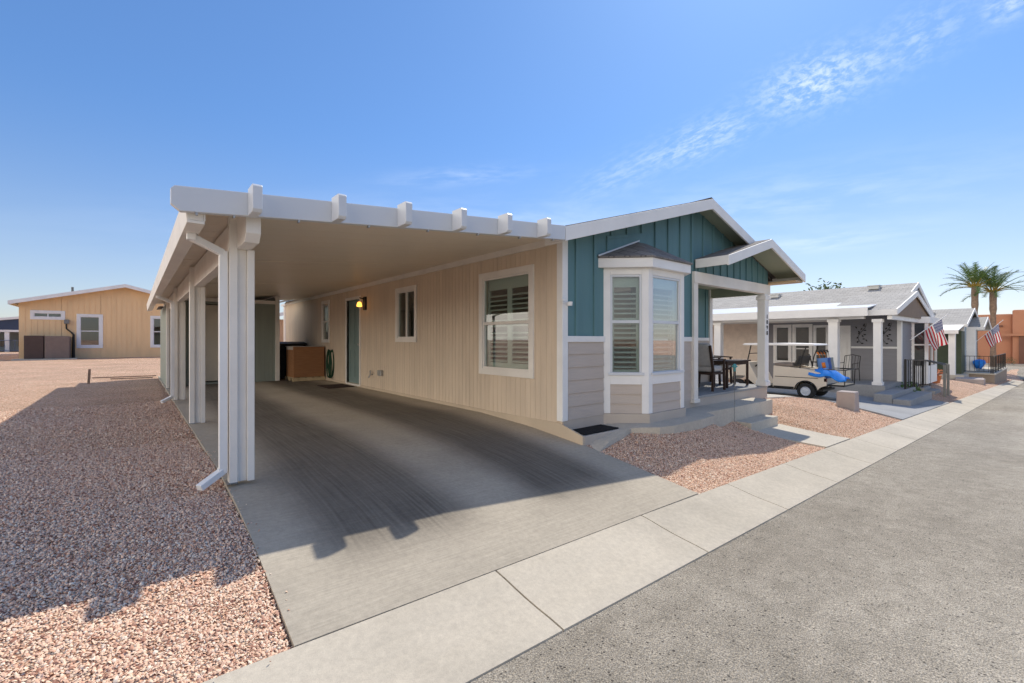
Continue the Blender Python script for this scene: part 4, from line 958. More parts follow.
# blue cover draped over the rear rack
cv = MB(); nu, nv = 16, 12; vs = []
for i in range(nu):
    for j in range(nv):
        a = i / (nu - 1); b_ = j / (nv - 1)
        lx = -.66 + .38 * b_; ly = -.08 - .88 * a
        top = .88 - .04 * a + .07 * math.sin(PI * min(1, a * 1.2)) - .30 * max(0, a - .6)
        zz = top - (.26 + .10 * math.sin(a * 9) * .3) * (1 - b_) ** 2.2 * (.5 + .5 * math.sin(PI * min(1, a * .9 + .1))) - .10 * b_ ** 3 + .012 * math.sin(a * 14 + b_ * 6)
        vs.append(at(lx, ly, zz))
cv.add(vs, [(i * nv + j, i * nv + j + 1, (i + 1) * nv + j + 1, (i + 1) * nv + j) for i in range(nu - 1) for j in range(nv - 1)])
o = cv.build('blue_cover', bluefab, None, smooth=True); sd = o.modifiers.new('thick', 'SOLIDIFY'); sd.thickness = .03
tag(o, 'bright blue fabric cover draped over the back of the golf cart', 'cover')
# concrete block
zb = g1(12.35, 3.05)
o = MB().add([(12.2, 2.88, zb - .1), (12.56, 2.88, zb - .1), (12.56, 3.24, zb - .1), (12.2, 3.24, zb - .1), (12.21, 2.89, zb + .36), (12.55, 2.89, zb + .36), (12.55, 3.23, zb + .36), (12.21, 3.23, zb + .36)],
    [(0, 3, 2, 1), (4, 5, 6, 7), (0, 1, 5, 4), (1, 2, 6, 5), (2, 3, 7, 6), (3, 0, 4, 7)]).build('concrete_block', blockm, None, bevel=.02)
tag(o, 'square pinkish stucco block in the gravel behind the golf cart', 'block')

# ------------------------------------------------------------------ generic small house helpers
def gable_roof(parent, xr, zr, sl, x0, x1, y0, y1, mat, fasc=white, fh=.17, name='roof', thick=.05):
    z = lambda x: zr - sl * abs(x - xr)
    r_ = MB()
    for xa, xb in ((x0, xr), (xr, x1)): r_.prism([(xa, z(xa)), (xb, z(xb)), (xb, z(xb) - thick), (xa, z(xa) - thick)], (y0, y1), 'y')
    ro = r_.build(name, mat, parent)
    f = MB()
    for xa, xb in ((x0, xr), (xr, x1)): f.prism([(xa, z(xa) + .01), (xb, z(xb) + .01), (xb, z(xb) - fh), (xa, z(xa) - fh)], (y0 - .035, y0 - .002), 'y')
    f.box(x0 - .03, x0 - .002, y0 - .03, y1, z(x0) - fh, z(x0) + .005); f.box(x1 + .002, x1 + .03, y0 - .03, y1, z(x1) - fh, z(x1) + .005)
    f.build('fascia', fasc, parent)
    return ro, z
def vent(x, y, z, sl, parent):
    v = MB(); v.box(x - .16, x + .16, y - .16, y + .16, z - .02, z + .10); v.box(x - .20, x + .20, y - .20, y + .20, z + .10, z + .13); v.build('roof_vent', vent_m, parent)

# ------------------------------------------------------------------ NEIGHBOR (grey)
NB = thing('grey_house', 'grey manufactured home with light shingle roof and white patio cover beyond the golf cart', 'house', (23, 8, -.6))
NX, NY, NR = 20.2, 3.5, 23.1
ro, nz = gable_roof(NB, NR, 3.30, .34, 19.8, 26.5, 3.48, 17, shing_light)
vent(22.6, 4.7, nz(22.6), .3, NB); vent(22.3, 8.2, nz(22.3), .3, NB); vent(22.2, 11.5, nz(22.2), .3, NB)
M_ = [(4.6, 6.3, -.35, 1.85)]
un = lambda y: 16.5 - y
nholes = [(un(7.42), un(6.95), .25, 1.62), (un(6.72), un(6.22), -.1, 1.62), (un(6.02), un(5.66), -.5, 1.6), (un(5.30), un(4.98), -.3, 1.55)]
_, MN = wall('side_wall', greylap, NB, (NX, 16.5), (NX, NY), -.65, 2.25, nholes, lap=.17)
for h in nholes[:2]: window(NB, MN, *h, 'single', .1, white, shutter=False, glassm=darkglass)
window(NB, MN, *nholes[2], 'single', .07, white, shutter=False, glassm=darkglass)
b1 = MB(MN); h = nholes[3]; b1.box(h[0] - .08, h[0], -.02, .05, h[2], h[3] + .08); b1.box(h[1], h[1] + .08, -.02, .05, h[2], h[3] + .08); b1.box(h[0], h[1], -.02, .05, h[3], h[3] + .08); b1.box(h[0], h[1], .02, .05, h[2], h[3]); b1.build('door', white, NB)
b1 = MB(MN); b1.box(un(16.5), un(7.95), -.03, .0, -.6, 1.79); b1.build('beige_panel', simple('garage_beige', (.74, .63, .53), .6), NB)
b1 = MB(MN)
for y in (7.9, 9.65, 13.2): b1.box(un(y) - .06, un(y) + .06, -.05, -.031, -.6, 1.9)
b1.box(un(16.5), un(5.6), -.05, -.031, 1.79, 1.88); b1.build('wall_trim', white, NB); MB(MN).box(un(4.88), un(NY), -.035, -.018, .80, .87).build('wall_trim', white, NB)
wall('front_wall', greylap, NB, (NX, NY), (26.2, NY), -.65, lambda uu: nz(NX + uu) - .05, lap=.17)
wall('far_wall', greylap, NB, (26.2, NY), (26.2, 16.5), -.7, 2.1); wall('back_wall', greylap, NB, (26.2, 16.5), (NX, 16.5), -.65, lambda uu: nz(26.2 - uu) - .05)
b1 = MB(); b1.box(NX - .03, NX + .12, NY - .04, NY + .08, -.6, 2.15); b1.build('corner_trim', white, NB)
# bay on the front wall: white posts, dark windows
b1 = MB(); b1.prism([(22.0, NY), (22.3, NY - .42), (24.2, NY - .42), (24.5, NY)], (-.5, .15), 'z'); b1.prism([(21.9, NY), (22.25, NY - .47), (24.25, NY - .47), (24.6, NY)], (1.72, 1.95), 'z')
for p, q in (((22.0, NY), (22.3, NY - .42)), ((22.3, NY - .42), (24.2, NY - .42))):
    M2, L2 = seg_matrix(p, q); mm = MB(M2)
    for k in ((0, .1), (L2 - .1, L2)): mm.box(k[0], k[1], .0, .06, .15, 1.72)
    mm.box(.1, L2 - .1, .0, .05, .9, .95); 
    if L2 > 1: mm.box(L2 / 2 - .05, L2 / 2 + .05, 0, .06, .15, 1.72)
    b1.v += mm.v; off = len(b1.v) - len(mm.v); b1.f += [tuple(i + off for i in f) for f in mm.f]
bw = b1.build('bay_window', white, NB)
g = MB(); g.prism([(22.03, NY), (22.32, NY - .38), (24.18, NY - .38), (24.47, NY)], (.16, 1.71), 'z'); g.build('pane', darkglass, bw)
# porch gable
gable_roof(NB, 21.0, 2.80, .245, 17.9, 24.1, 3.2, 5.0, shing_light, name='porch_roof')
b1 = MB(); b1.prism([(18.1, 1.88), (23.9, 1.88), (23.9, 2.0), (21.0, 2.72), (18.1, 2.0)], (3.24, 3.28), 'y'); b1.build('gable_panel', browngable, NB)
b1 = MB(); b1.box(17.95, 24.0, 3.3, 3.42, 1.74, 1.93); b1.build('porch_beam', white, NB)
def ncol(x, y, z0, z1, w=.13):
    c = MB(); c.box(x - w, x + w, y - w, y + w, z0, z1); c.box(x - w - .03, x + w + .03, y - w - .03, y + w + .03, z0, z0 + .1); c.box(x - w - .03, x + w + .03, y - w - .03, y + w + .03, z1 - .1, z1); c.build('porch_column', white, NB)
ncol(18.05, 3.67, -.32, 1.76, .10); ncol(18.05, 4.84, g1(18, 4.84), 1.80); ncol(18.05, 8.75, g1(18, 8.75), 1.80)
# patio cover
b1 = MB(); b1.prism([(17.7, 2.10), (20.85, 2.50), (20.85, 2.53), (17.7, 2.13)], (3.85, 15), 'y'); b1.build('patio_cover', whitemetal, NB)
b1 = MB(); b1.box(17.66, 17.69, 3.85, 15, 1.86, 2.13); b1.box(17.95, 18.1, 4.0, 14.5, 1.78, 1.93); b1.build('patio_fascia', white, NB)
b1 = MB(); b1.box(17.8, 20.2, 3.45, 6.2, -.70, -.32); b1.box(20.2, 22.0, 3.3, 3.7, -.75, -.45); b1.build('porch_floor', conc_grey, NB)
for k, (ya, yb, zt, l) in enumerate(((3.02, 3.44, -.44, 'upper wide concrete step in front of the grey house porch'), (2.62, 3.01, -.56, 'lower wide concrete step between the grey house porch and its driveway'))):
    o = MB().box(16.4, 19.7, ya, yb, -.95, zt).build('porch_step', conc_grey, None, bevel=.012); tag(o, l, 'step', 'wide porch steps')
# wrought iron leaf decorations on the wall
for yy in (4.55, 3.85):
    d = MB()
    for k in range(14):
        a = yy + .20 * math.sin(k * 1.9) * (.4 + k % 3 * .3); zc_ = .98 + k * .052
        an = k * 2.1; l = .05
        d.add([(NX - .04, a - l * math.cos(an), zc_ - l * math.sin(an)), (NX - .035, a - .022 * math.sin(an), zc_ + .022 * math.cos(an)), (NX - .04, a + l * math.cos(an), zc_ + l * math.sin(an)), (NX - .035, a + .022 * math.sin(an), zc_ - .022 * math.cos(an)), (NX - .05, a, zc_)],
              [(0, 1, 4), (1, 2, 4), (2, 3, 4), (3, 0, 4)])
    d.tube([(NX - .04, yy + .12 * math.sin(t * 5), .95 + t * .75) for t in np.linspace(0, 1, 12)], .006, 6)
    o = d.build('wall_art', black); tag(o, ['black iron leaf spray on the grey wall, nearer the white door', 'black iron leaf spray on the grey wall, nearer the house corner'][yy < 4.2], 'wall art', 'iron leaf sprays')
# patio chairs
def pchair():
    c = thing('metal_chair', 'x', 'chair', (0, 0, 0), 'black metal patio chairs')
    for sx in (-.24, .24):
        MB().tube([(sx, -.25, 0), (sx, -.2, .42), (sx, -.3, .85)], .012, 8).build('leg', black, c); MB().tube([(sx, .25, 0), (sx, .24, .6), (sx, -.24, .62)], .012, 8).build('leg', black, c)
    MB().box(-.23, .23, -.22, .24, .40, .42).build('seat', black, c)
    m = MB(); m.tube([(-.24, -.3, .85), (0, -.31, .9), (.24, -.3, .85)], .012, 8)
    for k in range(5): m.tube([(-.18 + k * .09, -.2, .42), (-.18 + k * .09, -.3, .86)], .006, 6)
    m.build('backrest', black, c)
    return c
p1 = pchair(); p1.location = (19.3, 4.75, -.32); p1.rotation_euler.z = R(80); p1['label'] = 'black metal chair with curved arms on the grey house porch, nearest the white column'
p2 = copy_tree(p1); p2.location = (19.2, 5.6, -.32); p2.rotation_euler.z = R(200); p2['label'] = 'black metal chair farther back on the grey house porch beside the wide column'
# railing and handrail
def railing(name, label, p, q, z0a, z0b, h, n, mat, post=2, cat='railing'):
    r_ = thing(name, label, cat, (p[0], p[1], z0a))
    A_ = Vector((*p, z0a)); B_ = Vector((*q, z0b)); up = Vector((0, 0, h))
    MB().bar(A_ + up, B_ + up, .05, .03).build('top_rail', mat, r_); MB().bar(A_ + Vector((0, 0, .1)), B_ + Vector((0, 0, .1)), .03, .03).build('bottom_rail', mat, r_)
    for k in range(n):
        t = (k + .5) / n; P0 = A_.lerp(B_, t); MB().bar(P0 + Vector((0, 0, .1)), P0 + up, .018).build('baluster', mat, r_)
    for k in range(post):
        t = k / (post - 1); P0 = A_.lerp(B_, t); MB().bar(P0, P0 + up * 1.02, .05).build('post', mat, r_)
    return r_
railing('porch_railing', 'black metal porch railing in front of the grey house bay', (18.6, 3.1), (22.8, 3.1), -.52, -.66, 1.0, 13, black, 4)
hr = thing('handrail', 'grey metal stair handrail on two posts beside the kerb at the grey house', 'handrail', (21.4, 2.5, -.9))
for (x, y) in ((21.3, 2.52), (21.9, 2.50)): MB().bar((x, y, g1(x, y) - .05), (x, y, .25), .07).build('post', greymetal, hr)
MB().bar((21.3, 2.52, .24), (22.4, 3.2, .36), .035).bar((21.9, 2.50, .24), (23.0, 3.2, .34), .035).build('rail', greymetal, hr)
o = MB().box(21.2, 22.4, 2.75, 3.0, -.95, -.66).build('garden_step', conc_grey, None, bevel=.01); tag(o, 'lower concrete step in the gravel beside the grey handrail', 'step', 'garden steps')
o = MB().box(21.0, 22.3, 3.0, 3.25, -.95, -.56).build('garden_step', conc_grey, None, bevel=.01); tag(o, 'upper concrete step in the gravel just below the black porch railing', 'step', 'garden steps')
# shrubs
def shrub(x, y, r, h, label, n=260, mat=None):
    z = g1(x, y); s = thing('shrub', label, 'shrub', (x, y, z), 'small green shrubs')
    m = MB(); rn = random.Random(int(x * 100))
    for k in range(n):
        th = rn.uniform(0, 2 * PI); ph = math.acos(rn.uniform(0, 1)); rr = rn.uniform(.55, 1)
        c = Vector((x + r * rr * math.sin(ph) * math.cos(th), y + r * rr * math.sin(ph) * math.sin(th), z + h * rr * math.cos(ph) + .03))
        a = Vector((rn.uniform(-1, 1), rn.uniform(-1, 1), rn.uniform(-.2, 1))).normalized() * .055; b_ = a.cross(Vector((rn.uniform(-1, 1), rn.uniform(-1, 1), rn.uniform(-1, 1)))).normalized() * .022
        m.add([c - a * .4, c + b_, c + a, c - b_], [(0, 1, 2, 3)])
    m.build('foliage', mat or greenleaf, s)
    MB().tube([(x, y, z - .02), (x + .02, y, z + h * .5)], .015, 6).build('stem', bark, s)
shrub(19.3, 3.28, .35, .28, 'low green shrub at the foot of the grey house porch, nearer the column')
shrub(20.1, 3.30, .35, .34, 'taller green shrub at the porch corner beside the black railing')
# flower pot
fp = thing('flower_pot', 'terracotta pot of red flowers on the gravel between the grey and blue houses', 'flower pot', (26.4, 3.4, -.72))
MB().lathe([(.13, 0), (.19, .3), (.2, .32)], 14, 'z', (26.4, 3.4, -.74)).build('pot', terracotta, fp)
m = MB()
for k in range(60):
    c = Vector((26.4 + random.uniform(-.2, .2), 3.4 + random.uniform(-.2, .2), -.42 + random.uniform(0, .25))); a = Vector((random.uniform(-1, 1), random.uniform(-1, 1), random.uniform(0, 1))) * .05; b_ = Vector((a.y, -a.x, .02))
    m.add([c - a, c + b_, c + a, c - b_], [(0, 1, 2, 3)])
m.build('flowers', terracotta, fp)

def flag(x, y, z, tip, label, w=1.15, h=.72, sway=1, off=.05):
    f = thing('flag', label, 'flag', (x, y, z), 'house flags')
    MB().tube([(x, y, z), tip], .014, 8).lathe([(.0, -.03), (.03, 0), (.0, .03)], 8, 'z', tip).build('pole', white if sway > 0 else greymetal, f)
    a = Vector((x, y, z)); b_ = Vector(tip); d = (b_ - a).normalized(); top = b_ - d * off; hoist = -d * h
    nu, nv = 22, 12; vs = []; uvs = []
    for i in range(nu):
        U = i / (nu - 1)
        for j in range(nv):
            V = j / (nv - 1)
            P0 = top + hoist * V * (1 - .35 * U)                         # hoist edge lies along the pole
            drop = (Vector((0, 0, -1)) + Vector((.55, -.10, 0))).normalized() * w * U
            fold = Vector((-d.y, d.x, 0)) * (.06 * math.sin(V * 7 + U * 4) * U) + Vector((d.x, d.y, 0)) * (.05 * math.sin(V * 11) * U - .12 * U * V)
            vs.append(P0 + drop + fold); uvs.append((U, V))
    m = MB(); fs = [(i * nv + j, i * nv + j + 1, (i + 1) * nv + j + 1, (i + 1) * nv + j) for i in range(nu - 1) for j in range(nv - 1)]
    m.add(vs, fs); o = m.build('cloth', flagm, f, smooth=True)
    uvl = o.data.uv_layers.new(name='UVMap')
    for lp in o.data.loops: uvl.data[lp.index].uv = uvs[lp.vertex_index]
    return f
flag(20.9, 3.35, 1.1, (22.2, 2.55, 2.0), 'striped American flag hanging from the grey house porch post', 1.0, .8, off=.28)

# ------------------------------------------------------------------ THIRD HOUSE (blue grey)
TB = thing('blue_grey_house', 'pale blue grey home with light roof and raised deck, farther down the street', 'house', (41, 8, -1.4))
ro, tz = gable_roof(TB, 41.4, 3.14, .29, 37.6, 45.2, 3.5, 16, shing_light)
vent(40.2, 5.4, tz(40.2), .3, TB)
th = [(16 - 6.6, 16 - 5.2, -.2, 1.2)]
_, MT = wall('side_wall', bluegrey, TB, (38, 16), (38, 3.7), -1.5, 2.0, th, lap=.17); window(TB, MT, *th[0], 'single', .09, white, shutter=False, glassm=darkglass)
wall('front_wall', bluegrey, TB, (38, 3.7), (45, 3.7), -1.5, lambda uu: tz(38 + uu) - .05, lap=.17)
wall('far_wall', bluegrey, TB, (45, 3.7), (45, 16), -1.5, 2.0); wall('back_wall', bluegrey, TB, (45, 16), (38, 16), -1.5, lambda uu: tz(45 - uu) - .05)
b1 = MB(); b1.box(37.97, 38.2, 3.65, 3.8, -.9, 2.0); b1.box(39.5, 39.8, 3.3, 3.72, -.9, 1.9); b1.build('corner_trim', white, TB)
gable_roof(TB, 42.6, 2.6, .29, 40.2, 45.0, 3.0, 4.5, shing_light, name='porch_roof')
b1 = MB(); b1.prism([(35.2, 1.62), (38.0, 2.02), (38.0, 2.05), (35.2, 1.65)], (3.6, 13), 'y'); b1.box(35.17, 35.2, 3.6, 13, 1.45, 1.66); b1.build('patio_cover', white, TB)
for (x, y) in ((35.6, 3.9), (35.6, 6.2), (35.6, 9)):
    MB().box(x - .14, x + .14, y - .14, y + .14, -1.3, 1.62).build('patio_column', white, TB)
b1 = MB(); b1.box(36.6, 38, 3.62, 5.4, -.88, 1.62); b1.build('patio_enclosure', simple('green_screen', (.06, .08, .05), .6), TB)
dk = thing('deck', 'raised tan block terrace in front of the blue grey house', 'terrace', (42, 2.9, -1.5))
MB().box(37.7, 47, 2.38, 3.6, -1.75, -.89).build('wall', simple('tan_block', (.30, .24, .19), .85, .1, 3, .5, 30), dk)
MB().box(37.62, 47.05, 2.34, 3.62, -.888, -.82).build('coping', conc_walk, dk)
MB().box(35.4, 37.6, 3.4, 6, -1.3, -.86).build('patio_slab', conc_walk, dk)
railing('deck_railing', 'black metal railing along the street side of the terrace', (37.75, 2.45), (46.9, 2.45), -.82, -.82, .98, 20, black, 6)
railing('deck_railing', 'black metal railing across the near end of the terrace', (37.72, 2.52), (37.6, 5.2), -.82, -.82, .98, 14, black, 3)
for k, (x, y, l) in enumerate(((35.2, 2.95, 'upper tan step below the terrace'), (34.4, 2.85, 'middle tan step below the terrace'), (33.6, 2.75, 'lowest tan step in the gravel below the terrace'))):
    z = g1(x, y); o = MB().box(x, x + .8, y - .25, y + .8, z - .2, z + .22).build('stone_step', blockm, None, bevel=.02); tag(o, l, 'step', 'terrace steps')
bc = MB(); nn = 10
vs = [(39.2 + 1.0 * i / 9, 2.9 + .5 * j / 5, -.82 + .75 - .25 * abs(i / 9 - .4) - .3 * (j / 5 - .5) ** 2 + .03 * math.sin(i * 2 + j)) for i in range(10) for j in range(6)]
bc.add(vs, [(i * 6 + j, i * 6 + j + 1, (i + 1) * 6 + j + 1, (i + 1) * 6 + j) for i in range(9) for j in range(5)])
o = bc.build('blue_cover', bluefab, None, smooth=True); sm = o.modifiers.new('t', 'SOLIDIFY'); sm.thickness = .45; sm.offset = -1; tag(o, 'bright blue covered seat on the terrace behind the black railing', 'covered seat')
flag(41.5, 3.43, 1.0, (42.1, 2.3, 2.35), 'striped American flag hanging out over the terrace railing', 1.2, 1.0, off=.3)

# ------------------------------------------------------------------ adobe building, palms, trees
AD = thing('adobe_building', 'flat roofed terracotta stucco building at the end of the street', 'building', (82, 0, -1.6))
MB().box(76, 90, 3.4, 9.2, -1.7, 4.05).box(75.2, 90, -6, 3.4, -1.7, 4.45).box(76.3, 90, 9.2, 14, -1.7, 3.4).build('wall', adobe, AD, bevel=.15)
MB().box(75.0, 75.19, -3.0, 2.9, -1.65, 1.55).build('garage_door', adobed, AD)
MB().box(74.8, 75.19, -4, 4.5, 1.55, 1.8).build('lintel', adobe, AD)
for (y, z) in ((4.5, 2.6), (1.5, 3.0), (7, 2.3)): MB().box(75.0 if y < 3.4 else 75.8, 75.19 if y < 3.4 else 75.99, y - .35, y + .35, z, z + .18).build('wall_vent', adobed, AD)
for i, (x, y, r) in enumerate(((72.5, 3.6, .8), (72.8, 1.8, .6), (73, 6, .9))):
    shrub(x, y, r, r * 1.2, ['rounded green bush left of the adobe garage door', 'small green bush at the adobe garage door', 'larger green bush at the left end of the adobe building'][i], 500, treeleaf)
sheet_rect('far_kerb', 72, 73.6, -20, 40, lambda X, Y: np.full_like(X, -1.48), conc_walk, .2, 5)

def palm(x, y, zb_, zt, label, seed, L=2.9):
    rn = random.Random(seed); p = thing('palm_tree', label, 'palm tree', (x, y, zb_), 'date palms at the end of the street')
    path = [(x + .06 * math.sin(k * .9), y, zb_ + (zt - zb_) * k / 14) for k in range(15)]
    rs = [.235 - .06 * min(1, k / 4) + (.05 if k > 10 else 0) + .015 * (k % 2) for k in range(15)]
    MB().tube(path, rs, 14).build('trunk', bark, p)
    fr = MB(); base = MB()
    n = 26
    for i in range(n):
        az = i * 2.399 + rn.uniform(-.2, .2); q = i / n
        el = R(84 - 80 * q) + rn.uniform(-.08, .08); l = L * rn.uniform(.8, 1.08) * (.8 + .2 * math.sin(q * PI))
        d = Vector((math.cos(az), math.sin(az), 0)); pos = Vector((x, y, zt)) + d * .15; e = el; pts = [pos.copy()]
        ns = 12
        for k in range(ns):
            pos = pos + (d * math.cos(e) + Vector((0, 0, 1)) * math.sin(e)) * l / ns; e -= (.03 + .03 * math.cos(el)) * (1 + k * .08); pts.append(pos.copy())
        base.tube(pts[:5], [.05, .045, .035, .03, .025], 5)
        fr.tube(pts[4:], [.025 - .002 * k for k in range(len(pts) - 4)], 4)
        side = d.cross(Vector((0, 0, 1)))
        for k in range(2, ns):
            a, b_ = pts[k], pts[k + 1] if k + 1 < len(pts) else pts[k]
            for s in (-1, 1):
                for h in (0, .33, .66):
                    c = a.lerp(b_, h); t_ = (k + h) / ns; ll = .66 * math.sin(min(1, t_ * 1.25) * PI * .78 + .35) + .08
                    v = (side * s * .72 + (b_ - a).normalized() * .62 + Vector((0, 0, -.12 + .35 * rn.random()))).normalized() * ll
                    w = (b_ - a).normalized() * .028
                    fr.add([c - w, c + w, c + v], [(0, 1, 2)])
    fr.build('crown', palmleaf, p); base.build('frond_bases', palmyellow, p)
palm(56.5, 4.75, -1.7, 5.75, 'taller left palm with a long frond drooping left over the blue grey roof', 5)
palm(57.5, 3.72, -1.7, 5.3, 'right palm with a slightly lower crown in front of the adobe building', 11)

def leafy(x, y, zb_, h, r, label, seed, n=1800, leaf=.16, group=None):
    rn = random.Random(seed); t_ = thing('tree', label, 'tree', (x, y, zb_), group)
    MB().tube([(x, y, zb_), (x + .1, y, zb_ + h * .35), (x, y + .1, zb_ + h * .6)], [.2, .14, .08], 8).build('trunk', bark, t_)
    cl = [(rn.uniform(-1, 1) * r * .75, rn.uniform(-1, 1) * r * .75, h * rn.uniform(.5, .92), r * rn.uniform(.22, .42)) for _ in range(16)]
    lb = MB()
    for c in cl: lb.tube([(x, y, zb_ + h * .4), (x + c[0] * .5, y + c[1] * .5, zb_ + c[2] * .8), (x + c[0], y + c[1], zb_ + c[2])], [.07, .04, .015], 5)
    lb.build('limbs', bark, t_)
    m = MB()
    for k in range(n):
        c = cl[k % 16]; v = Vector((rn.gauss(0, 1), rn.gauss(0, 1), rn.gauss(0, .8))); v = v.normalized() * c[3] * rn.uniform(.4, 1.15)
        o_ = Vector((x + c[0], y + c[1], zb_ + c[2])) + v
        a = Vector((rn.uniform(-1, 1), rn.uniform(-1, 1), rn.uniform(-1, 1))).normalized() * leaf; b_ = a.cross(Vector((rn.uniform(-1, 1), rn.uniform(-1, 1), rn.uniform(-1, 1)))).normalized() * leaf * .4
        m.add([o_ - a, o_ + b_, o_ + a, o_ - b_], [(0, 1, 2, 3)])
    m.build('crown', treeleaf, t_)
leafy(42, 12.0, -1.5, 6.9, 3.0, 'feathery green tree top showing above the grey house roof beside the porch gable', 4, 2200)

# ------------------------------------------------------------------ LEFT TAN HOUSE
LH = thing('tan_house', 'tan manufactured home with pale roof beyond the gravel yard at the left', 'house', (0, 34, .2))
LY = 30.7
lz = lambda x: 3.93 - .262 * abs(x + .35)
def ul(x): return x + 4.1
lh = [(ul(-3.62), ul(-2.69), 2.19, 2.38), (ul(-2.04), ul(-1.34), .83, 2.25), (ul(.78), ul(1.5), .83, 2.25)]
_, ML = wall('front_wall', tan, LH, (-4.1, LY), (3.4, LY), .15, lambda uu: lz(-4.1 + uu) - .08, lh, groove=.2, gw=.02, gd=.01)
window(LH, ML, *lh[0], 'slider', .12, white, shutter=False); window(LH, ML, *lh[1], 'single', .13, white, shutter=False); window(LH, ML, *lh[2], 'single', .13, white, shutter=False)
wall('left_wall', tan, LH, (-4.1, 44), (-4.1, LY), .15, 2.9); wall('right_wall', tan, LH, (3.4, LY), (3.4, 44), .15, 2.9); wall('back_wall', tan, LH, (3.4, 44), (-4.1, 44), .15, 2.9)
gable_roof(LH, -.35, 3.93, .262, -4.36, 3.8, LY - .4, 44.4, shing_light, fh=.16)
b1 = MB(); b1.tube([(-2.38, 31.6, 3.3), (-2.38, 31.6, 3.75)], .05, 8); b1.build('roof_pipe', greymetal, LH)
b1 = MB(); b1.box(-3.85, -3.22, LY - .75, LY - .1, .24, 1.3); o = b1.build('utility_cabinet', brownac, None, bevel=.02); tag(o, 'dark brown air conditioner cabinet against the tan house wall, left of the pair', 'air conditioner')
b1 = MB(); b1.box(-3.19, -2.36, LY - .75, LY - .1, .24, 1.28); o = b1.build('utility_cabinet', tanac, None, bevel=.02); tag(o, 'taupe air conditioner cabinet against the tan house wall, right of the pair', 'air conditioner')
o = MB().box(-4.2, -2.1, LY - 1.0, LY - .05, .15, .236).build('equipment_pad', conc_walk, None); tag(o, 'pale concrete pad under the two air conditioner cabinets', 'concrete pad')
b1 = MB(); b1.box(-2.6, -2.42, LY - .16, LY - .005, 1.88, 2.08); em = b1.build('electric_meter', greymetal, LH, bevel=.02)
MB().tube([(-2.52, LY - .08, 1.9), (-2.52, LY - .08, 1.65), (-2.36, LY - .08, 1.48), (-2.27, LY - .08, 1.35), (-2.27, LY - .08, .2)], [.03, .03, .03, .045, .06], 8).build('conduit', black, em)
# far left house with navy gable
NVY = thing('navy_gable_house', 'distant home with a dark navy gable and white porch at the far left edge', 'house', (-6, 56, .2))
gable_roof(NVY, -4.6, 3.15, .14, -13, 4, 50, 62, shing_light)
b1 = MB(); b1.prism([(-12.5, 1.85), (3.5, 1.85), (-4.6, 3.0)], (50.1, 50.2), 'y'); b1.build('gable_panel', navy, NVY)
MB().box(-12.5, 3.5, 50.05, 50.3, 1.70, 1.86).build('porch_beam', white, NVY)
for x in (-12.3, -9.6, -7.3, -5.2, -2, 3): MB().box(x - .12, x + .12, 50.1, 50.3, .2, 1.7).build('porch_column', white, NVY)
MB().box(-12.5, 3.5, 53, 61, .2, 1.9).build('wall', bluegrey, NVY)
for x in (-11.4, -8.4, -6.4, -4.6): MB().box(x - .7, x + .7, 52.93, 52.99, .6, 1.6).build('window', darkglass, NVY)
railing('porch_railing', 'blue grey railing across the porch of the navy gable house', (-12.4, 50), (3, 50), .22, .22, .85, 60, simple('blue_rail', (.12, .16, .28), .6), 6)
# house seen through the carport opening
PH = thing('peach_house', 'peach coloured home seen through the back opening of the carport', 'house', (13, 38, .2))
wall('front_wall', peach, PH, (6.2, 29), (11.5, 29), .15, 2.3, groove=.2, gw=.02); wall('side_wall', peach, PH, (6.2, 40), (6.2, 29), .15, 2.3)
gable_roof(PH, 9, 3.3, .26, 5.8, 12.2, 28.6, 40, shing_light)
b1 = MB(); b1.box(6.15, 6.4, 28.94, 29.1, .2, 2.3); b1.build('corner_trim', white, PH)
AH = thing('cream_awning', 'pale awning cover between the carport opening and the peach house', 'awning', (7, 23, .1))
MB().prism([(5.9, 2.85), (9.4, 3.25), (9.4, 3.35), (5.9, 2.95)], (21, 26), 'y').build('cover', white, AH)
for (x, y) in ((6.1, 21.2), (6.1, 25.8), (9.2, 21.2)): MB().box(x - .1, x + .1, y - .1, y + .1, .05, 2.86).build('post', cream, AH)

# small edging, stake and boards at the far left of the shed
o = MB().bar((-.9, 17.2, .045), (.5, 17.0, .05), .03).bar((-.5, 16.6, .035), (.4, 16.4, .04), .03).build('loose_boards', bark); tag(o, 'loose weathered boards on the gravel at the back corner of the shed', 'boards')
o = MB().bar((-.9, 15.9, -.02), (-.88, 15.9, .35), .05).build('survey_stake', bark); tag(o, 'short wooden stake in the gravel beyond the carport shadow', 'stake')

# ------------------------------------------------------------------ sky, sun, camera
w = bpy.data.worlds.new('World'); scene.world = w; w.use_nodes = True; t = w.node_tree
bg = t.nodes['Background']; sky = N(t, 'ShaderNodeTexSky'); sky.sky_type = 'NISHITA'; sky.sun_disc = False
sunv = Vector((.79, .27, 1)).normalized(); elev = math.asin(sunv.z); azi = math.atan2(sunv.x, sunv.y)
sky.sun_elevation = elev; sky.sun_rotation = azi; sky.altitude = 400; sky.air_density = 1.0; sky.dust_density = .6; sky.ozone_density = 2.2
def WM(op, a, b=None, c=None):
    n = N(t, 'ShaderNodeMath', operation=op)
    for i, v in enumerate((a, b, c)):
        if v is None: continue
        if isinstance(v, (int, float)): n.inputs[i].default_value = v
        else: t.links.new(v, n.inputs[i])
    return n.outputs[0]
tc = N(t, 'ShaderNodeTexCoord')
cth, sth = math.cos(R(39.7)), math.sin(R(39.7))
def ray(px, py):
    u_ = (px - 512) / 455; v = Vector((cth * u_ + sth, -sth * u_ + cth, -(py - 340) / 455)); return v.normalized()
total = None
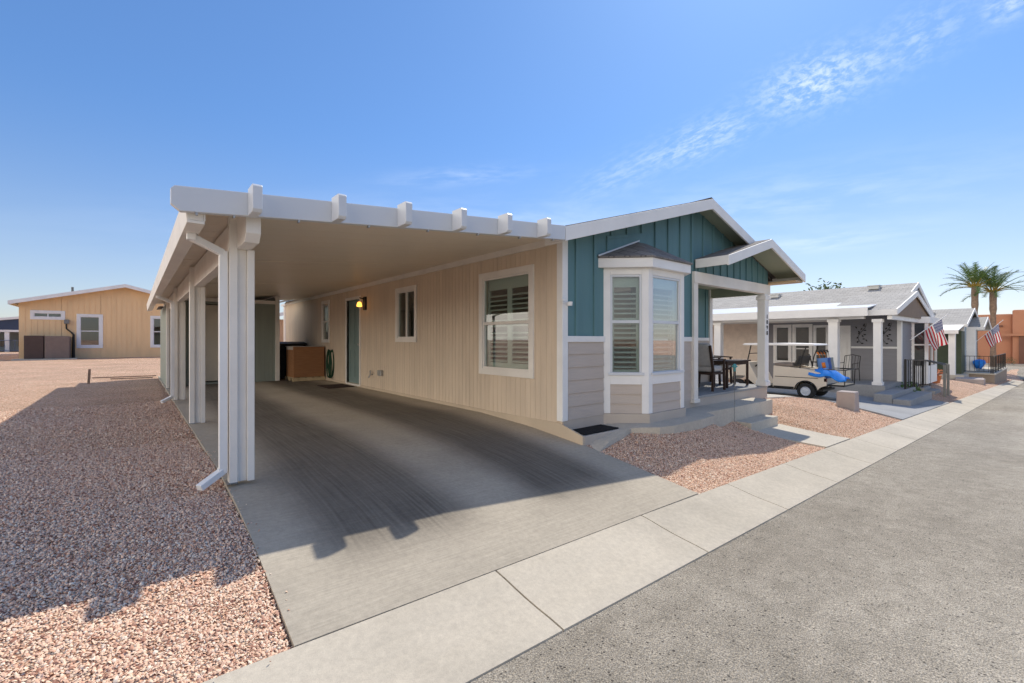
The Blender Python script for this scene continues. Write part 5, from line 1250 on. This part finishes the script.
# cirrus patches: great-circle strips between two sky directions
for (p, q, wd, st, sc, dens) in (((768, 97), (868, 66), .036, 1.0, (70, 30, 110), .40), ((860, 66), (965, 14), .034, .42, (60, 26, 100), .44), ((655, 160), (752, 118), .030, .62, (46, 14, 120), .42), ((585, 190), (680, 148), .030, .34, (30, 14, 110), .42),
                                 ((640, 215), (1000, 175), .05, .30, (7, 7, 30), .40), ((400, 180), (530, 172), .016, .35, (10, 8, 50), .4), ((760, 250), (900, 232), .016, .5, (8, 8, 50), .38), ((985, 12), (1030, -4), .02, .8, (40, 26, 70), .4), ((250, 225), (760, 225), .05, .32, (5, 5, 22), .4)):
    a, b_ = ray(*p), ray(*q); nrm = a.cross(b_).normalized(); mid = (a + b_).normalized(); along = nrm.cross(mid).normalized(); half = abs(along.dot(a))
    dn = N(t, 'ShaderNodeVectorMath', operation='DOT_PRODUCT'); t.links.new(tc.outputs['Generated'], dn.inputs[0]); dn.inputs[1].default_value = nrm
    da = N(t, 'ShaderNodeVectorMath', operation='DOT_PRODUCT'); t.links.new(tc.outputs['Generated'], da.inputs[0]); da.inputs[1].default_value = along
    dm = N(t, 'ShaderNodeVectorMath', operation='DOT_PRODUCT'); t.links.new(tc.outputs['Generated'], dm.inputs[0]); dm.inputs[1].default_value = mid
    nz_ = N(t, 'ShaderNodeTexNoise', Scale=1.0, Detail=6.0, Roughness=.6)
    cb = N(t, 'ShaderNodeCombineXYZ')
    t.links.new(WM('MULTIPLY', da.outputs['Value'], sc[0]), cb.inputs[0]); t.links.new(WM('MULTIPLY', dn.outputs['Value'], sc[2]), cb.inputs[1]); cb.inputs[2].default_value = p[0] * .01
    t.links.new(cb.outputs[0], nz_.inputs['Vector']); nz_.inputs['Distortion'].default_value = .25
    e1 = WM('DIVIDE', dn.outputs['Value'], wd); e2 = WM('DIVIDE', da.outputs['Value'], half * 1.05)
    g_ = WM('POWER', 2.718, WM('MULTIPLY', WM('ADD', WM('MULTIPLY', e1, e1), WM('MULTIPLY', WM('MULTIPLY', e2, e2), e2 if False else 1.0)), -1.0))
    mr = N(t, 'ShaderNodeMapRange', interpolation_type='SMOOTHSTEP'); t.links.new(nz_.outputs['Fac'], mr.inputs[0]); mr.inputs[1].default_value = dens - .04; mr.inputs[2].default_value = dens + .28
    val = WM('MULTIPLY', WM('MULTIPLY', WM('MULTIPLY', g_, mr.outputs[0]), st), WM('GREATER_THAN', dm.outputs['Value'], 0))
    total = val if total is None else WM('ADD', total, val)
cl = WM('MULTIPLY', WM('MINIMUM', total, .9), .55)
SKYTINT = (.66, 1.03, 1.52)
tm = N(t, 'ShaderNodeMix', data_type='RGBA', blend_type='MULTIPLY'); tm.inputs[0].default_value = 1; sg = N(t, 'ShaderNodeGamma'); sg.inputs[1].default_value = .74; t.links.new(sky.outputs[0], sg.inputs[0]); t.links.new(sg.outputs[0], tm.inputs[6]); szp = N(t, 'ShaderNodeSeparateXYZ'); t.links.new(tc.outputs['Generated'], szp.inputs[0])
sk = N(t, 'ShaderNodeMapRange', interpolation_type='SMOOTHSTEP'); t.links.new(szp.outputs['Z'], sk.inputs[0]); sk.inputs[1].default_value = 0; sk.inputs[2].default_value = .42
st2 = N(t, 'ShaderNodeMix', data_type='RGBA'); t.links.new(sk.outputs[0], st2.inputs[0]); st2.inputs[6].default_value = (1.20, 1.20, 1.30, 1); st2.inputs[7].default_value = (*SKYTINT, 1)
t.links.new(st2.outputs[2], tm.inputs[7])
mxs = N(t, 'ShaderNodeMix', data_type='RGBA'); t.links.new(cl, mxs.inputs[0]); t.links.new(tm.outputs[2], mxs.inputs[6]); mxs.inputs[7].default_value = (7.0, 7.6, 8.3, 1)
# added bright cloud bank, unseen beyond the left edge, to fill the shaded walls
vn = N(t, 'ShaderNodeTexNoise', Scale=2.2, Detail=7.0, Roughness=.6); t.links.new(tc.outputs['Generated'], vn.inputs['Vector'])
vd = N(t, 'ShaderNodeVectorMath', operation='DOT_PRODUCT'); t.links.new(tc.outputs['Generated'], vd.inputs[0]); vd.inputs[1].default_value = (-.985, .12, .12)
vm = N(t, 'ShaderNodeMapRange', interpolation_type='SMOOTHSTEP'); t.links.new(vd.outputs['Value'], vm.inputs[0]); vm.inputs[1].default_value = .30; vm.inputs[2].default_value = .75
vc = N(t, 'ShaderNodeMapRange', interpolation_type='SMOOTHSTEP'); t.links.new(vn.outputs['Fac'], vc.inputs[0]); vc.inputs[1].default_value = .30; vc.inputs[2].default_value = .52
vz = N(t, 'ShaderNodeMapRange', interpolation_type='SMOOTHSTEP'); t.links.new(szp.outputs['Z'], vz.inputs[0]); vz.inputs[1].default_value = .38; vz.inputs[2].default_value = .7; vz.inputs[3].default_value = 1; vz.inputs[4].default_value = .05
fill_cloud = WM('MULTIPLY', WM('MULTIPLY', vm.outputs[0], vc.outputs[0]), vz.outputs[0])
mxv = N(t, 'ShaderNodeMix', data_type='RGBA'); t.links.new(fill_cloud, mxv.inputs[0]); t.links.new(mxs.outputs[2], mxv.inputs[6]); mxv.inputs[7].default_value = (15.0, 13.8, 12.2, 1)
t.links.new(mxv.outputs[2], bg.inputs[0]); bg.inputs[1].default_value = .12
sl = bpy.data.lights.new('sun', 'SUN'); sl.energy = 3.15; sl.angle = R(.53); sl.color = (1, .925, .80)
so = bpy.data.objects.new('sun', sl); col.objects.link(so); so.rotation_euler = sunv.to_track_quat('Z', 'Y').to_euler(); so.location = (10, 5, 20)

cam = bpy.data.cameras.new('camera'); co = bpy.data.objects.new('camera', cam); col.objects.link(co); scene.camera = co
cam.sensor_width = 36; cam.lens = 455 / 1024 * 36; cam.clip_end = 6000; cam.clip_start = .05
co.location = (0, 0, 1.10); co.rotation_euler = (PI / 2, 0, -R(39.7))
cam.shift_y = -(341.5 - 340) / 1024
for o in list(bpy.data.objects):
    if '_w' in o: del o['_w']
scene.view_settings.view_transform = 'Standard'; scene.view_settings.look = 'None'; scene.view_settings.gamma = 1; scene.view_settings.exposure = .46
scene.render.engine = 'CYCLES'; scene.cycles.max_bounces = 8
